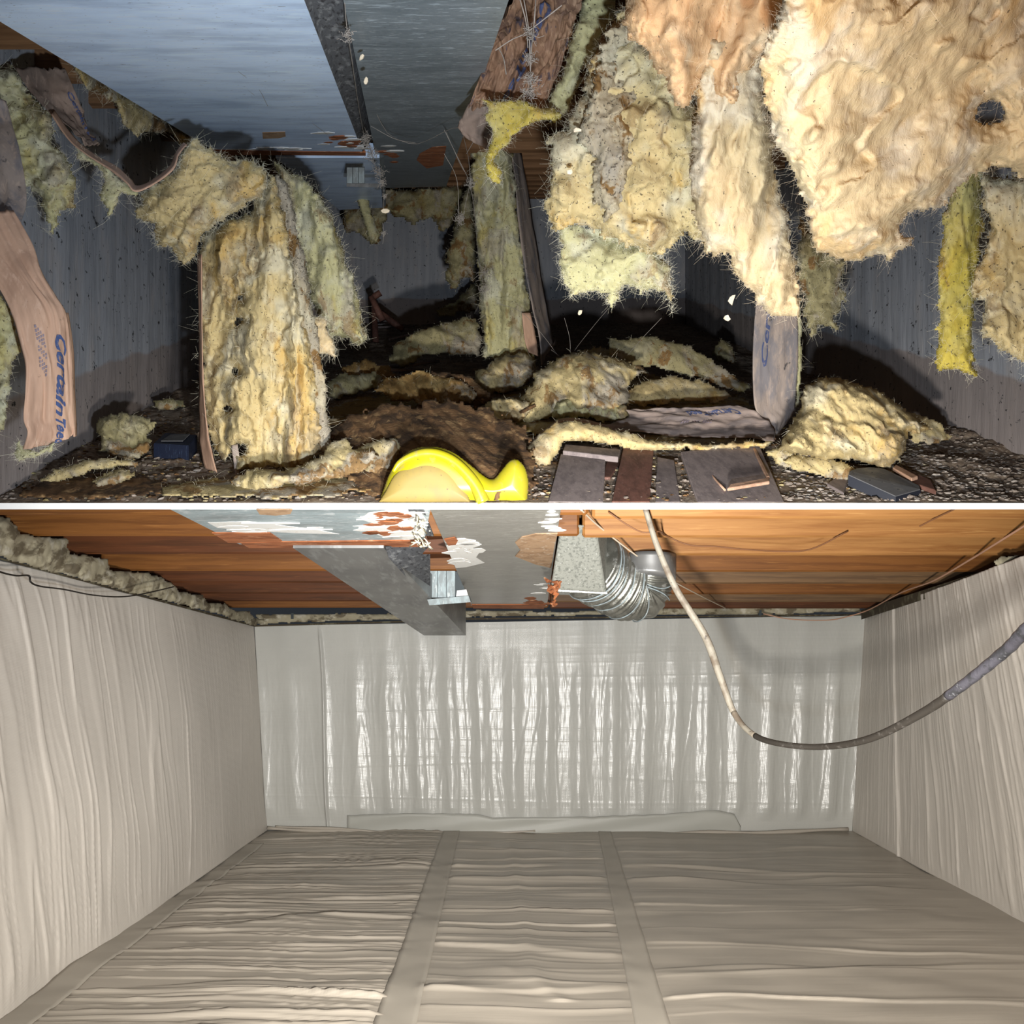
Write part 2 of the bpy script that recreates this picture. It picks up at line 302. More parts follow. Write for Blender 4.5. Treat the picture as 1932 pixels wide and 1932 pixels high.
# ---------------------------------------------------------------- shape engine for torn glass wool
def sdist(poly, X, Y):
    P = np.asarray(poly, float); Q = np.roll(P, -1, 0); d = np.full(X.shape, 1e9); ins = np.zeros(X.shape, bool)
    for (ax, ay), (bx, by) in zip(P, Q):
        ex, ey = bx - ax, by - ay; L = ex * ex + ey * ey + 1e-9
        t = np.clip(((X - ax) * ex + (Y - ay) * ey) / L, 0, 1)
        d = np.minimum(d, np.hypot(X - ax - t * ex, Y - ay - t * ey))
        c = (ay > Y) != (by > Y)
        ins ^= c & (X < (bx - ax) * (Y - ay) / (by - ay + 1e-12) + ax)
    return np.where(ins, d, -d)
FIBN = [0]
def fluff(name, label, cat, poly, D, T=.08, wpx=45, step=4, rag=9, mat='wool', seed=1, amp=1.0, stretch=(1, 1), parent=None,
          fib=500, fmat='fibre', group=None, back=.45, foam=False, fiblen=1.0, holes=(), warp=1.0, fine=1.0):
    P = np.asarray(poly, float); x0, y0 = P.min(0) - rag * 1.5; x1, y1 = P.max(0) + rag * 1.5
    cx, cy = P.mean(0)
    X, Y = np.meshgrid(np.arange(x0, x1 + step, step), np.arange(y0, y1 + step, step))
    if callable(D): DD = D(X, Y)
    else: DD = D[0] + D[1] * (X - cx) / 100 + D[2] * (Y - cy) / 100
    mx, my = X * DD / F, Y * DD / F                      # metres
    q = 1.0
    jx = rag * (fbm(X / 42, Y / 42, 0, seed, 3) * 1.2 + fbm(X / 11, Y / 11, 3, seed + 5, 2) * .9)
    jy = rag * (fbm(X / 42, Y / 42, 9, seed + 11, 3) * 1.2 + fbm(X / 11, Y / 11, 5, seed + 15, 2) * .9)
    sd = sdist(P, X + jx, Y + jy)
    for (hx, hy, hr) in holes:
        sd = np.minimum(sd, np.hypot(X + jx - hx, (Y + jy - hy)) - hr)
    t = np.clip(sd / wpx, 0, 1); prof = np.sqrt(np.clip(1 - (1 - t) ** 2, 0, 1))
    ax, ay = mx / stretch[0], my / stretch[1]
    wx = ax + .05 * warp * fbm(ax * 6, ay * 6, 1, seed + 20, 3); wy = ay + .05 * warp * fbm(ax * 6, ay * 6, 4, seed + 24, 3)
    if foam:
        n = .05 * fbm(wx * 7, wy * 7, 0, seed + 30, 3) + .05 * billow(wx * 14, wy * 14, 0, seed + 33, 2)
    else:
        n = .13 * fbm(wx * 4, wy * 4, 0, seed + 30, 2) + .06 * billow(wx * 8, wy * 8, 0, seed + 33, 2) + fine * (.022 * billow(wx * 24, wy * 24, 0, seed + 36, 3) + .010 * fbm(wx * 80, wy * 80, 0, seed + 39, 2))
        # torn layered edges: terraces that break along a wandering line
        sh = fbm(ax * 4, ay * 4, 8, seed + 44, 4) * 2.4; fr_ = sh - np.floor(sh); n = n + .03 * np.minimum(fr_, (1 - fr_) * 7)
    f = T * prof + amp * n * (prof ** .6)
    lx = amp * .009 * fbm(mx * 30, my * 30, 0, seed + 50, 2) * prof; lz = amp * .009 * fbm(mx * 30, my * 30, 5, seed + 54, 2) * prof
    fr = at(X, Y, DD - f); fr[..., 0] += lx; fr[..., 2] += lz
    bk = at(X, Y, DD + back * T * prof + .004 + .25 * amp * .05 * np.abs(n) / .05 * prof)
    ins = sd > 0; cell = ins[:-1, :-1] & ins[1:, :-1] & ins[:-1, 1:] & ins[1:, 1:]
    n_, m_ = X.shape; K = n_ * m_
    ii, jj = np.nonzero(cell); b0 = ii * m_ + jj
    ff = np.stack([b0, b0 + m_, b0 + m_ + 1, b0 + 1], 1); fb = ff[:, ::-1] + K
    def nb(di, dj):
        c = np.zeros_like(cell)
        src = cell[max(di, 0):cell.shape[0] + min(di, 0), max(dj, 0):cell.shape[1] + min(dj, 0)]
        c[max(-di, 0):cell.shape[0] + min(-di, 0), max(-dj, 0):cell.shape[1] + min(-dj, 0)] = src
        return c[ii, jj]
    sides = []
    for (di, dj, a, b) in ((-1, 0, b0 + 1, b0), (1, 0, b0 + m_, b0 + m_ + 1), (0, -1, b0, b0 + m_), (0, 1, b0 + m_ + 1, b0 + 1)):
        k = ~nb(di, dj); a, b = a[k], b[k]; sides.append(np.stack([b, a, a + K, b + K], 1))
    FF = np.concatenate([ff, fb] + sides)
    V = np.concatenate([fr.reshape(-1, 3), bk.reshape(-1, 3)])
    used, inv = np.unique(FF, return_inverse=True); V = V[used]; FF = inv.reshape(FF.shape)
    o = mesh(name, V, FF.tolist(), M[mat], parent)
    if parent is None or label: tag(o, label, cat if parent is None else None, group)
    if fib:
        fib = int(fib * 2.6)
        rs = np.random.RandomState(seed * 13 + 5); fi, fj = np.nonzero(ins)
        p = np.exp(-sd[fi, fj] / 7.0) * 1.0 + .03; p /= p.sum()
        idx = rs.choice(len(fi), fib, p=p); gy, gx = np.gradient(sd); mb = MB()
        for a in idx:
            i, j = fi[a], fj[a]; o0 = fr[i, j]; e = sd[i, j] < 12; g = np.array([-gx[i, j], 0, gy[i, j]]) / step
            L = min(.012, rs.gamma(1.5, .0026) + .0010) * fiblen * min(1.3, DD[i, j] / 2.2)
            d = g * (.9 if e else .2) + rs.normal(size=3) * .7 + np.array([0, -.25, -.2]); d /= np.linalg.norm(d) + 1e-9
            c = rs.normal(size=3) * 1.6; c2 = rs.normal(size=3) * 1.3; r0 = .00015 * DD[i, j] / 2.0 * (.6 + rs.rand())
            pts = [o0 + d * L * s + c * L * s * s + c2 * L * s * s * s for s in (0, .35, .7, 1)]
            mb.tube(pts, [r0, r0, r0 * .8, r0 * .5], 3, False)
        h = mesh('loose_fibres', mb.v, mb.f, M[fmat], o); tag(h, kind='stuff'); FIBN[0] += len(mb.f)
    return o

def ribbon(name, rows, mat, parent=None, n=60, m=24, wr=.006, th=.002, seed=3, wsc=(12, 3), bulge=0.0, label=None, cat=None, group=None, tear=0.0):
    """rows: (xl,yl,dl, xr,yr,dr) from top to bottom -> crumpled sheet. returns object and its surface grid"""
    R = np.asarray(rows, float); L = spline(R[:, :3], n); Rr = spline(R[:, 3:], n)
    Lw = at(L[:, 0], L[:, 1], L[:, 2]); Rw = at(Rr[:, 0], Rr[:, 1], Rr[:, 2])
    u = np.linspace(0, 1, m)[None, :, None]; G = Lw[:, None] * (1 - u) + Rw[:, None] * u
    uu, vv = np.meshgrid(np.linspace(0, 1, m), np.linspace(0, 1, n))
    N = normals(G)
    if N[..., 1].mean() > 0: N = -N
    h = wr * (2.0 * (billow(uu * wsc[0] / 3 + .6 * fbm(uu * 2, vv * 3, 2, seed + 3, 2), vv * wsc[1], 0, seed, 2) - .25) + .8 * fbm(uu * wsc[0], vv * wsc[1] * 3, 0, seed + 7, 3)) + bulge * np.sin(uu * math.pi)
    G = G + N * h[..., None]
    if tear:
        k = tear * np.abs(fbm(uu[-1] * 9, 0, 0, seed + 9, 3)); G[-1, :, 2] += k; G[-2, :, 2] += k * .5
    Gn = normals(G)
    V, Fc = slab(G, th if Gn[..., 1].mean() < 0 else -th)
    o = mesh(name, V, Fc, M[mat], parent)
    if parent is None: tag(o, label, cat, group)
    elif label: o['label'] = label
    return o, G
def text_on(G, s, u0, v0, du, dv, mat, parent, size_v=1.0, flip=1, off=.003, name='lettering'):
    """print text on a sheet grid: origin (u0,v0) in sheet fractions; text runs along (du) and letter height along (dv)"""
    cu = bpy.data.curves.new('t', 'FONT'); cu.body = s; cu.size = 1.0; cu.resolution_u = 2; cu.offset = .028
    o = bpy.data.objects.new('t', cu); C.objects.link(o); bpy.context.view_layer.update()
    me = bpy.data.meshes.new_from_object(o.evaluated_get(bpy.context.evaluated_depsgraph_get()))
    bm = bmesh.new(); bm.from_mesh(me); bmesh.ops.triangulate(bm, faces=bm.faces)
    bpy.data.objects.remove(o); bpy.data.curves.remove(cu)
    for _ in range(3):
        bmesh.ops.subdivide_edges(bm, edges=[e for e in bm.edges if e.calc_length() > .12], cuts=1); bmesh.ops.triangulate(bm, faces=bm.faces)
    V = np.array([v.co[:] for v in bm.verts]); Fc = [[v.index for v in f.verts] for f in bm.faces]; bm.free()
    wd = V[:, 0].max(); x = V[:, 0] / wd; y = V[:, 1] / .72
    u = np.clip(u0 + x * du[0] + y * dv[0], 0, .999); v = np.clip(v0 + x * du[1] + y * dv[1], 0, .999)
    n, m = G.shape[:2]; N = normals(G)
    if N[..., 1].mean() > 0: N = -N
    a = v * (n - 1); b = u * (m - 1); i = a.astype(int); j = b.astype(int); i = np.minimum(i, n - 2); j = np.minimum(j, m - 2); fa = (a - i)[:, None]; fb_ = (b - j)[:, None]
    S = lambda A: A[i, j] * (1 - fa) * (1 - fb_) + A[i + 1, j] * fa * (1 - fb_) + A[i, j + 1] * (1 - fa) * fb_ + A[i + 1, j + 1] * fa * fb_
    W = S(G) + S(N) * off
    return mesh(name, W, Fc, M[mat], parent)

#@@STRUCTURE
# ================================================================ deck between the two spaces
def zU(x, y): return SU * y - HU
def joist_top(y): return zU(0, y) - .03
# upper floor: rough dirt
nx, ny = 330, 300
xs = np.linspace(-3.1, 2.6, nx); ys = YF + (8.4 - YF) * np.linspace(0, 1, ny) ** 1.5
Xg, Yg = np.meshgrid(xs, ys)
def bumpU(x, y):
    e = np.clip((y - YF) / .25, 0, 1) * (1 - .85 * np.clip((x + .05) / .12, 0, 1) * np.clip((1.15 - x) / .2, 0, 1) * np.clip((3.0 - y) / .4, 0, 1))
    return e * (.035 * fbm(x * 2.2, y * 2.2, 0, 60, 3) + .030 * billow(x * 6, y * 6, 0, 61, 3)) + (.2 + .8 * e) * .012 * fbm(x * 25, y * 25, 0, 63, 3) - .012 * e
Zg = zU(Xg, Yg) + bumpU(Xg, Yg); Zg = np.maximum(Zg, zU(Xg, Yg) - .012)
G = np.stack([Xg, Yg, Zg], -1)
fl = empty('floor', (0, YF, zU(0, YF)), 'rough dirt and gravel floor of the upper dirty crawl space', kind='structure')
V, Fc = slab(G, -.012)
mesh('dirt_bed', V, Fc, M['ground'], fl)
# white front edge board and the subfloor under it
zb, zt = (966 - 961) / F * YF, (966 - 949) / F * YF
eb = MB().box(-2.6, 2.6, YF, YF + .02, zb, zt).build('trim_1', M['white_edge']); tag(eb, 'straight white edge board dividing the dirty space above from the clean one below', kind='structure')
# ---- lower ceiling: joists + subfloor
jy = [2.42, 2.75, 3.11, 3.54, 3.93, 4.36, 4.74, 5.1]
HJ = .576
def zJ(y): return HJ - SL * y
cl = empty('ceiling', (0, 3.5, zJ(3.5)), 'brown timber joisted ceiling over the clean lined crawl space', kind='structure')
mb = MB()
mb.box8([(-2.9, YF + .005, zb + .002), (2.9, YF + .005, zb + .002), (2.9, 5.75, 0.95), (-2.9, 5.75, 0.95), (-2.9, YF + .005, zt - .002), (2.9, YF + .005, zt - .002), (2.9, 5.75, 1.0), (-2.9, 5.75, 1.0)])
mb.build('subfloor', M['joist_red'], cl)
for k, y in enumerate(jy):
    top = min(zJ(y) + .2, .0079 + (y - YF) * .26 )
    for (xa, xb, mt, dz) in ((-2.3, .25, ['joist', 'joist', 'joist_red', 'joist', 'joist_red', 'joist_red', 'joist_red', 'joist'][k], 0),
                             (.262, 2.9, ['joist_light', 'joist_light', 'joist_light', 'joist', 'joist_grey', 'joist', 'joist_grey', 'joist_red'][k], -.005 if k else -.012)):
        j = MB().box(xa, xb, y, y + .042, zJ(y) + dz, top).build('floor_joist', M[mt], cl)
        bv = j.modifiers.new('b', 'BEVEL'); bv.width = .009; bv.segments = 1

# ================================================================ upper walls
def patch(c00, c10, c01, c11, n, m, disp=None):
    """c00 top-near, c10 top-far, c01 bottom-near, c11 bottom-far; n rows down, m columns along"""
    u = np.linspace(0, 1, m)[None, :, None]; v = np.linspace(0, 1, n)[:, None, None]
    c00, c10, c01, c11 = [np.array(c, float) for c in (c00, c10, c01, c11)]
    G = (c00 * (1 - u) + c10 * u) * (1 - v) + (c01 * (1 - u) + c11 * u) * v
    return G
def wall_mesh(name, G, D, toward, mat, th=.05, parent=None):
    N = normals(G); s = np.sign((N * (np.array(toward) - G)).sum(-1).mean()); N = N * s
    G2 = G + N * D[..., None]; V, Fc = slab(G2, th * s * np.sign((normals(G2) * N).sum(-1).mean()) * s)
    return mesh(name, V, Fc, M[mat], parent), G2
cenU = (0, 4, 1.2)
zc = lambda y: .72 + SU * y
def uwall(name, label, a, b):
    (xa, ya), (xb, yb) = a, b; n, m = 90, 150
    G = patch((xa, ya, zc(ya)), (xb, yb, zc(yb)), (xa, ya, zU(0, ya) - .03), (xb, yb, zU(0, yb) - .03), n, m)
    uu, vv = np.meshgrid(np.linspace(0, math.hypot(xb - xa, yb - ya), m), np.linspace(0, 1.4, n))
    Dp = .002 * np.sign(gn(uu * 6.5, 0, 0, 70)) * np.minimum(1, np.abs(gn(uu * 6.5, 0, 0, 70)) * 10) + .004 * fbm(uu * 9, vv * 9, 0, 71, 3)
    o, _ = wall_mesh(name, G, Dp, cenU, 'concrete', .08); tag(o, label, kind='structure'); return o
uwall('wall_left', 'dark bluish concrete wall at the left of the dirty space', (-1.56, 2.222), (-2.38, 8.0))
uwall('wall_back', 'dark far concrete wall at the back of the dirty space', (-2.4, 8.0), (1.9, 8.0))
uwall('wall_right', 'grey stained concrete wall at the right of the dirty space', (1.87, 2.222), (1.87, 8.0))
cu = empty('ceiling', (0, 4, zc(4)), 'joisted ceiling of the dirty crawl space', kind='structure')
mb = MB(); mb.box8([(-3.2, 1.0, zc(1.0)), (2.6, 1.0, zc(1.0)), (2.6, 8.2, zc(8.2)), (-3.2, 8.2, zc(8.2)), (-3.2, 1.0, zc(1.0) + .03), (2.6, 1.0, zc(1.0) + .03), (2.6, 8.2, zc(8.2) + .03), (-3.2, 8.2, zc(8.2) + .03)])
mb.build('subfloor', M['timber_up'], cu)
for k in range(16):
    y = 1.22 + k * .42; z = .60 + SU * y
    MB().box(-2.9, 1.84, y, y + .04, z, z + .13).build('floor_joist', M['timber_up'], cu)

# ================================================================ upper soffit boards (painted panels of the boxed duct)
HP = .5
def pU(px, py, h=HP): return at(px, py, h * F / (484 - py))
def plate(quad, th, name, mat, parent, n=2):
    q = [np.array(p, float) for p in quad]; up = np.array([0, 0, th])
    return MB().box8([q[0], q[1], q[2], q[3], q[0] + up, q[1] + up, q[2] + up, q[3] + up]).build(name, M[mat], parent)
bx = empty('boxed_duct', pU(500, 200), 'blue-grey painted boxed duct under the joists above the torn wool', 'duct')
plate([pU(-200, -80), pU(545, -75), pU(684, 286), pU(403, 284)], .012, 'bottom_panel', 'paint_blue', bx)['label'] = 'pale blue-grey painted bottom panel'
# dark scraped side face stepping up to the right-hand panel
sb0, sb1 = pU(545, -75), pU(684, 286)
r0 = at(655, 0, 1.52); 
side = [pU(545, -75), pU(684, 286), at(706, 288, 3.62), at(628, -80, 1.30)]
side[3] = at(628, -75, 1.30); side[2] = at(704, 262, 3.7)
MB().add([side[0], side[1], side[2], side[3]] + [np.array(p) + np.array([.01, 0, .012]) for p in side], [(0, 1, 2, 3), (7, 6, 5, 4), (0, 4, 5, 1), (1, 5, 6, 2), (2, 6, 7, 3), (3, 7, 4, 0)]).build('side_panel', M['side_grey'], bx)
HP2 = .515
plate([pU(632, -75, HP2), pU(985, -75, HP2), pU(842, 352, HP2), pU(722, 355, HP2)], .012, 'bottom_panel', 'paint_teal', bx)['label'] = 'dark grey-green painted bottom panel'
# torn rear edge, bare wood strips under the paint, small tan patch
e1 = plate([pU(400, 283, HP - .002), pU(690, 288, HP - .002), pU(690, 294, HP - .002), pU(408, 292, HP - .002)], .010, 'edge_strip', 'bare_hard', bx)
def shard(name, pts, h, mat, parent, fn=pU, th=.003, lift=.0015):
    P = [fn(x, y, h - lift) for x, y in pts]; n = len(P); up = np.array([0, 0, th])
    return MB().add(P + [p + up for p in P], [tuple(range(n)), tuple(range(2 * n - 1, n - 1, -1))] + [(i, i + n, (i + 1) % n + n, (i + 1) % n) for i in range(n)]).build(name, M[mat], parent)
shard('bare_patch', [(495, 250), (538, 249), (539, 258), (525, 261), (496, 262)], HP, 'bare_tan', bx)
rnd = random.Random(4)
def shards(cx0, cx1, cy0, cy1, k, h, mats, parent, fn, seed, wmin=14, wmax=60, hh=5):
    r = random.Random(seed)
    for i in range(k):
        x = r.uniform(cx0, cx1); y = r.uniform(cy0, cy1); wv = r.uniform(wmin, wmax); t = r.uniform(.35, 1) * hh
        pts = [(x - wv / 2, y + r.uniform(-1, 1)), (x - wv * .2, y - t * .8), (x + wv * .25, y - t), (x + wv / 2, y - t * .2), (x + wv * .3, y + t * .7), (x - wv * .1, y + t)]
        shard('paint_chip' if mats[0] == 'flake' else 'bare_patch', pts, h, r.choice(mats), parent, fn, lift=.0012 + .0008 * (i % 4))
shards(610, 680, 255, 278, 9, HP, ['bare_hard'], bx, pU, 5, 16, 40, 4)
shards(600, 690, 250, 284, 10, HP, ['flake'], bx, pU, 6, 12, 50, 2.2)
shards(430, 600, 278, 284, 8, HP, ['flake'], bx, pU, 8, 20, 70, 1.6)
shards(720, 760, 270, 310, 6, HP2, ['bare_hard', 'flake'], bx, pU, 7, 10, 40, 4)
shard('bare_patch', [(792, 290), (815, 278), (842, 276), (836, 312), (805, 318), (786, 302)], HP2, 'bare_hard', bx)
# narrow duct behind, with its clip
nd = empty('narrow_duct', at(640, 340, 4.3), 'dark blue narrow metal duct running back behind the painted panel', 'duct')
MB().box8([at(520, 298, 3.75), at(716, 298, 3.75), at(722, 392, 5.6), at(640, 396, 5.6), at(520, 270, 3.75), at(716, 270, 3.75), at(722, 352, 5.6), at(640, 352, 5.6)]).build('duct_body', M['paint_blue'], nd)
MB().box8([at(716, 298, 3.74), at(724, 296, 3.8), at(728, 388, 5.6), at(723, 392, 5.6), at(716, 270, 3.74), at(724, 270, 3.8), at(728, 352, 5.6), at(723, 352, 5.6)]).build('side_face', M['paint_teal'], nd)
def clip(cx, cy, w_, h_, d, name, label, mat):
    t = empty(name, at(cx, cy + h_ / 2, d), label, 'clip')
    for i in range(3):
        a = cx - w_ / 2 + i * w_ / 3 + .6; b = a + w_ / 3 - 1.2
        MB().box8([at(a, cy + h_ / 2, d), at(b, cy + h_ / 2, d), at(b, cy + h_ / 2, d + .03), at(a, cy + h_ / 2, d + .03), at(a, cy - h_ / 2, d), at(b, cy - h_ / 2, d), at(b, cy - h_ / 2, d + .03), at(a, cy - h_ / 2, d + .03)]).build('metal_fold', M[mat], t)
    MB().box8([at(cx - w_ / 2, cy + h_ / 2 + 1, d + .008), at(cx + w_ / 2, cy + h_ / 2 + 1, d + .008), at(cx + w_ / 2, cy + h_ / 2 + 1, d + .04), at(cx - w_ / 2, cy + h_ / 2 + 1, d + .04), at(cx - w_ / 2, cy - h_ / 2 - 1, d + .008), at(cx + w_ / 2, cy - h_ / 2 - 1, d + .008), at(cx + w_ / 2, cy - h_ / 2 - 1, d + .04), at(cx - w_ / 2, cy - h_ / 2 - 1, d + .04)]).build('backing', M['metal_dark'], t)
    return t
t = clip(671, 333, 34, 34, 3.70, 'metal_clip', 'small shiny folded metal clip on the dark duct of the dirty space', 'metal_bright')
MB().box8([at(654, 352, 3.69), at(716, 354, 3.69), at(716, 354, 3.73), at(654, 352, 3.73), at(654, 346, 3.69), at(716, 346, 3.69), at(716, 346, 3.73), at(654, 346, 3.73)]).build('flange', M['metal'], t)

#@@WOOL
# ================================================================ hanging glass wool and paper facings (upper space)
# --- right: the big torn masses
G1 = 'torn glass wool hanging from the joists'
fluff('insulation_batt', 'huge smooth cream sheet of wool filling the upper right corner', 'insulation',
      [(1500, -60), (1990, -60), (1990, 345), (1935, 345), (1905, 322), (1868, 312), (1845, 330), (1818, 352), (1800, 372), (1770, 392), (1745, 402), (1712, 408), (1698, 425), (1702, 445), (1725, 452), (1712, 472), (1690, 478), (1678, 492), (1650, 482), (1625, 490), (1590, 496), (1560, 490), (1538, 476), (1520, 400), (1492, 330), (1462, 262), (1440, 190), (1432, 120)],
      (1.42, .05, .06), T=.08, wpx=90, step=4, rag=8, mat='wool_clean', seed=3, fine=.25, amp=.62, stretch=(1.8, 1), fib=1500, fmat='fibre_peach', holes=[(1868, 212, 22)])
fluff('insulation_batt', 'peach coloured clump of wool at the top between the paper facing and cream sheet', 'insulation',
      [(1190, -60), (1505, -60), (1512, 20), (1518, 60), (1500, 100), (1478, 112), (1440, 100), (1425, 128), (1400, 150), (1385, 210), (1350, 180), (1330, 140), (1300, 195), (1285, 215), (1262, 170), (1240, 130), (1215, 90), (1190, 70), (1172, 40)],
      (1.52, 0, .03), T=.07, wpx=50, step=4, rag=8, mat='wool_peach', seed=8, fine=.25, amp=.75, stretch=(.8, 1.8), fib=800, fmat='fibre_peach')
fluff('insulation_batt', 'long peach-cream tongue of wool reaching down to the grey paper strip', 'insulation',
      [(1330, 60), (1440, 60), (1445, 180), (1462, 260), (1470, 330), (1488, 400), (1502, 470), (1508, 540), (1515, 600), (1478, 608), (1452, 596), (1425, 560), (1388, 520), (1372, 480), (1330, 482), (1318, 445), (1305, 400), (1300, 300), (1310, 200)],
      (1.66, 0, .03), T=.08, wpx=55, step=4, rag=8, mat='wool_clean', seed=15, fine=.25, amp=.7, stretch=(.7, 2.4), fib=1000, fmat='fibre_peach')
broad = fluff('insulation_batt', 'broad dusty cream mass of wool hanging left of the peach tongue', 'insulation',
      [(1190, 10), (1260, 100), (1300, 190), (1380, 200), (1380, 350), (1365, 440), (1330, 462), (1290, 440), (1262, 470), (1225, 480), (1190, 470), (1160, 455), (1120, 440), (1085, 425), (1050, 430), (1030, 425), (1024, 400), (1034, 330), (1032, 260), (1070, 235), (1085, 205), (1102, 165), (1118, 110), (1150, 60), (1165, 20)],
      (1.86, 0, .03), T=.09, wpx=50, step=4, rag=9, mat='wool', seed=22, fine=.6, amp=.85, fib=1200)
fluff('dusty_patch', 'grey-brown dusty patch', None,
      [(1150, 40), (1195, 60), (1205, 150), (1204, 240), (1196, 330), (1170, 400), (1140, 425), (1118, 380), (1112, 300), (1085, 262), (1112, 200), (1125, 120)],
      (1.765, 0, .03), T=.03, wpx=40, step=3, rag=12, mat='wool_dusty', seed=26, amp=.6, fib=150, parent=broad)
fluff('insulation_batt', 'pale greenish lower flap of wool with a ragged hem above the dark corner', 'insulation',
      [(1050, 415), (1150, 430), (1230, 455), (1262, 500), (1272, 560), (1270, 592), (1255, 560), (1235, 545), (1205, 550), (1178, 535), (1168, 570), (1155, 586), (1142, 560), (1120, 548), (1098, 560), (1078, 565), (1062, 540), (1056, 500), (1056, 450)],
      (2.02, 0, .03), T=.07, wpx=38, step=4, rag=7, mat='wool_green', seed=29, fine=.6, amp=.7, fib=900)
fluff('insulation_batt', 'narrow strip of pale wool running up beside the brown paper facing', 'insulation',
      [(1105, -60), (1175, -60), (1165, 30), (1140, 70), (1118, 110), (1098, 130), (1095, 160), (1078, 190), (1065, 225), (1030, 225), (1040, 180), (1060, 130), (1080, 60), (1098, 10)],
      (2.05, 0, .02), T=.05, wpx=28, step=4, rag=6, mat='wool_green', seed=35, amp=.55, fib=300)
fluff('insulation_batt', 'upright yellow strip of wool in front of the right concrete wall', 'insulation',
      [(1800, 320), (1855, 310), (1853, 380), (1858, 430), (1848, 480), (1845, 540), (1838, 600), (1836, 660), (1846, 712), (1838, 716), (1812, 700), (1792, 698), (1768, 704), (1762, 660), (1772, 600), (1768, 540), (1770, 480), (1778, 410), (1790, 370)],
      (2.05, 0, .02), T=.05, wpx=26, step=3.5, rag=6, mat='wool_yellow', seed=41, amp=.5, stretch=(.7, 2), fib=500)
fluff('insulation_batt', 'speckled cream wool at the right edge beyond the yellow strip', 'insulation',
      [(1850, 330), (1990, 330), (1990, 740), (1935, 690), (1905, 668), (1880, 650), (1858, 640), (1850, 610), (1856, 560), (1830, 570), (1836, 520), (1850, 480), (1858, 430), (1852, 380)],
      (1.78, 0, 0), T=.07, wpx=40, step=4, rag=8, mat='wool', seed=47, fine=.6, amp=.75, fib=800, stretch=(.8, 1.6))
fluff('insulation_batt', 'grey-green rag of wool against the concrete right of the paper strip', 'insulation',
      [(1510, 400), (1560, 480), (1600, 490), (1590, 540), (1602, 560), (1580, 600), (1588, 625), (1570, 622), (1545, 618), (1530, 640), (1518, 620), (1512, 560), (1500, 480)],
      (2.9, 0, 0), T=.08, wpx=30, step=3.5, rag=8, mat='wool_old_shaded', seed=53, amp=.8, fib=400)
# --- brown paper facing at top centre with a yellow knot
pf = empty('paper_facing', at(985, -40, 1.9), 'crumpled brown paper facing hanging from the ceiling right of the dark panel', 'insulation')
o, g = ribbon('paper_sheet', [(975, -60, 1.75, 1120, -60, 1.85), (958, 0, 1.8, 1100, 0, 1.9), (935, 60, 1.95, 1080, 60, 1.98), (915, 120, 2.05, 1060, 120, 2.05), (893, 180, 2.15, 1030, 190, 2.1), (885, 200, 2.2, 1020, 212, 2.12)], 'kraft_brown', pf, 110, 70, .030, .002, 5, (14, 3))
text_on(g, 'CertainTeed', .50, .20, (-.10, .66), (.10, .02), 'ink_dark', pf)
ribbon('paper_fold', [(890, 182, 2.28, 960, 190, 2.26), (875, 215, 2.3, 948, 225, 2.28), (863, 240, 2.32, 930, 262, 2.3), (880, 262, 2.34, 925, 285, 2.3)], 'kraft_dark', pf, 30, 20, .006, .002, 6)
fluff('insulation_scrap', 'small bright yellow knot of wool dangling beneath the brown paper facing', 'insulation',
      [(905, 185), (925, 188), (950, 192), (985, 188), (1010, 200), (1045, 205), (1062, 215), (1050, 232), (1015, 228), (985, 242), (965, 258), (962, 272), (945, 285), (935, 300), (948, 322), (945, 345), (928, 348), (915, 325), (912, 300), (925, 270), (928, 245), (915, 225), (918, 205)],
      (2.0, 0, 0), T=.025, wpx=14, step=2.5, rag=4, mat='wool_yellow', seed=59, amp=.28, fib=350)
# --- centre: slim batt with paper back
cb = empty('insulation_batt', at(960, 690, 4.35), 'slim upright yellow-green batt with grey paper edge in the centre', 'insulation')
fluff('wool', None, None, [(888, 262), (925, 255), (950, 275), (968, 290), (974, 360), (980, 440), (992, 520), (1000, 590), (1008, 650), (1010, 690), (990, 700), (960, 680), (935, 690), (915, 672), (905, 610), (902, 520), (895, 430), (888, 340)],
      (4.3, 0, 0), T=.10, wpx=16, step=2.6, rag=5, mat='wool_green', seed=65, amp=.75, stretch=(.5, 2.5), parent=cb, fib=350)
ribbon('paper_back', [(962, 262, 4.30, 985, 290, 4.5), (974, 360, 4.25, 1000, 380, 4.5), (985, 470, 4.22, 1016, 480, 4.5), (1000, 560, 4.2, 1030, 570, 4.5), (1018, 640, 4.2, 1046, 650, 4.5), (1022, 690, 4.2, 1048, 640, 4.5)], 'kraft_grey', cb, 50, 12, .008, .004, 9)
ribbon('paper_edge', [(985, 590, 4.12, 1002, 590, 4.16), (990, 640, 4.12, 1012, 640, 4.16), (998, 665, 4.12, 1016, 672, 4.16)], 'kraft', cb, 16, 6, .003, .003, 10)
fluff('insulation_batt', 'dim greenish strip of wool just behind the slim central batt', 'insulation',
      [(868, 380), (892, 330), (905, 380), (900, 470), (898, 540), (880, 520), (850, 545), (836, 520), (845, 470), (858, 420)], (5.6, 0, 0), T=.12, wpx=14, step=3, rag=5, mat='wool_old_shaded', seed=71, amp=.8, fib=150)
fluff('insulation_batt', 'dim tangled wool along the top of the far wall, under the dark panel', 'insulation',
      [(660, 372), (700, 355), (760, 360), (820, 350), (880, 345), (880, 400), (850, 430), (830, 440), (800, 412), (770, 425), (735, 405), (720, 455), (695, 462), (680, 440), (655, 445), (648, 400)], (6.4, 0, 0), T=.12, wpx=14, step=3, rag=7, mat='wool_old_shaded', seed=77, amp=.9, fib=200)
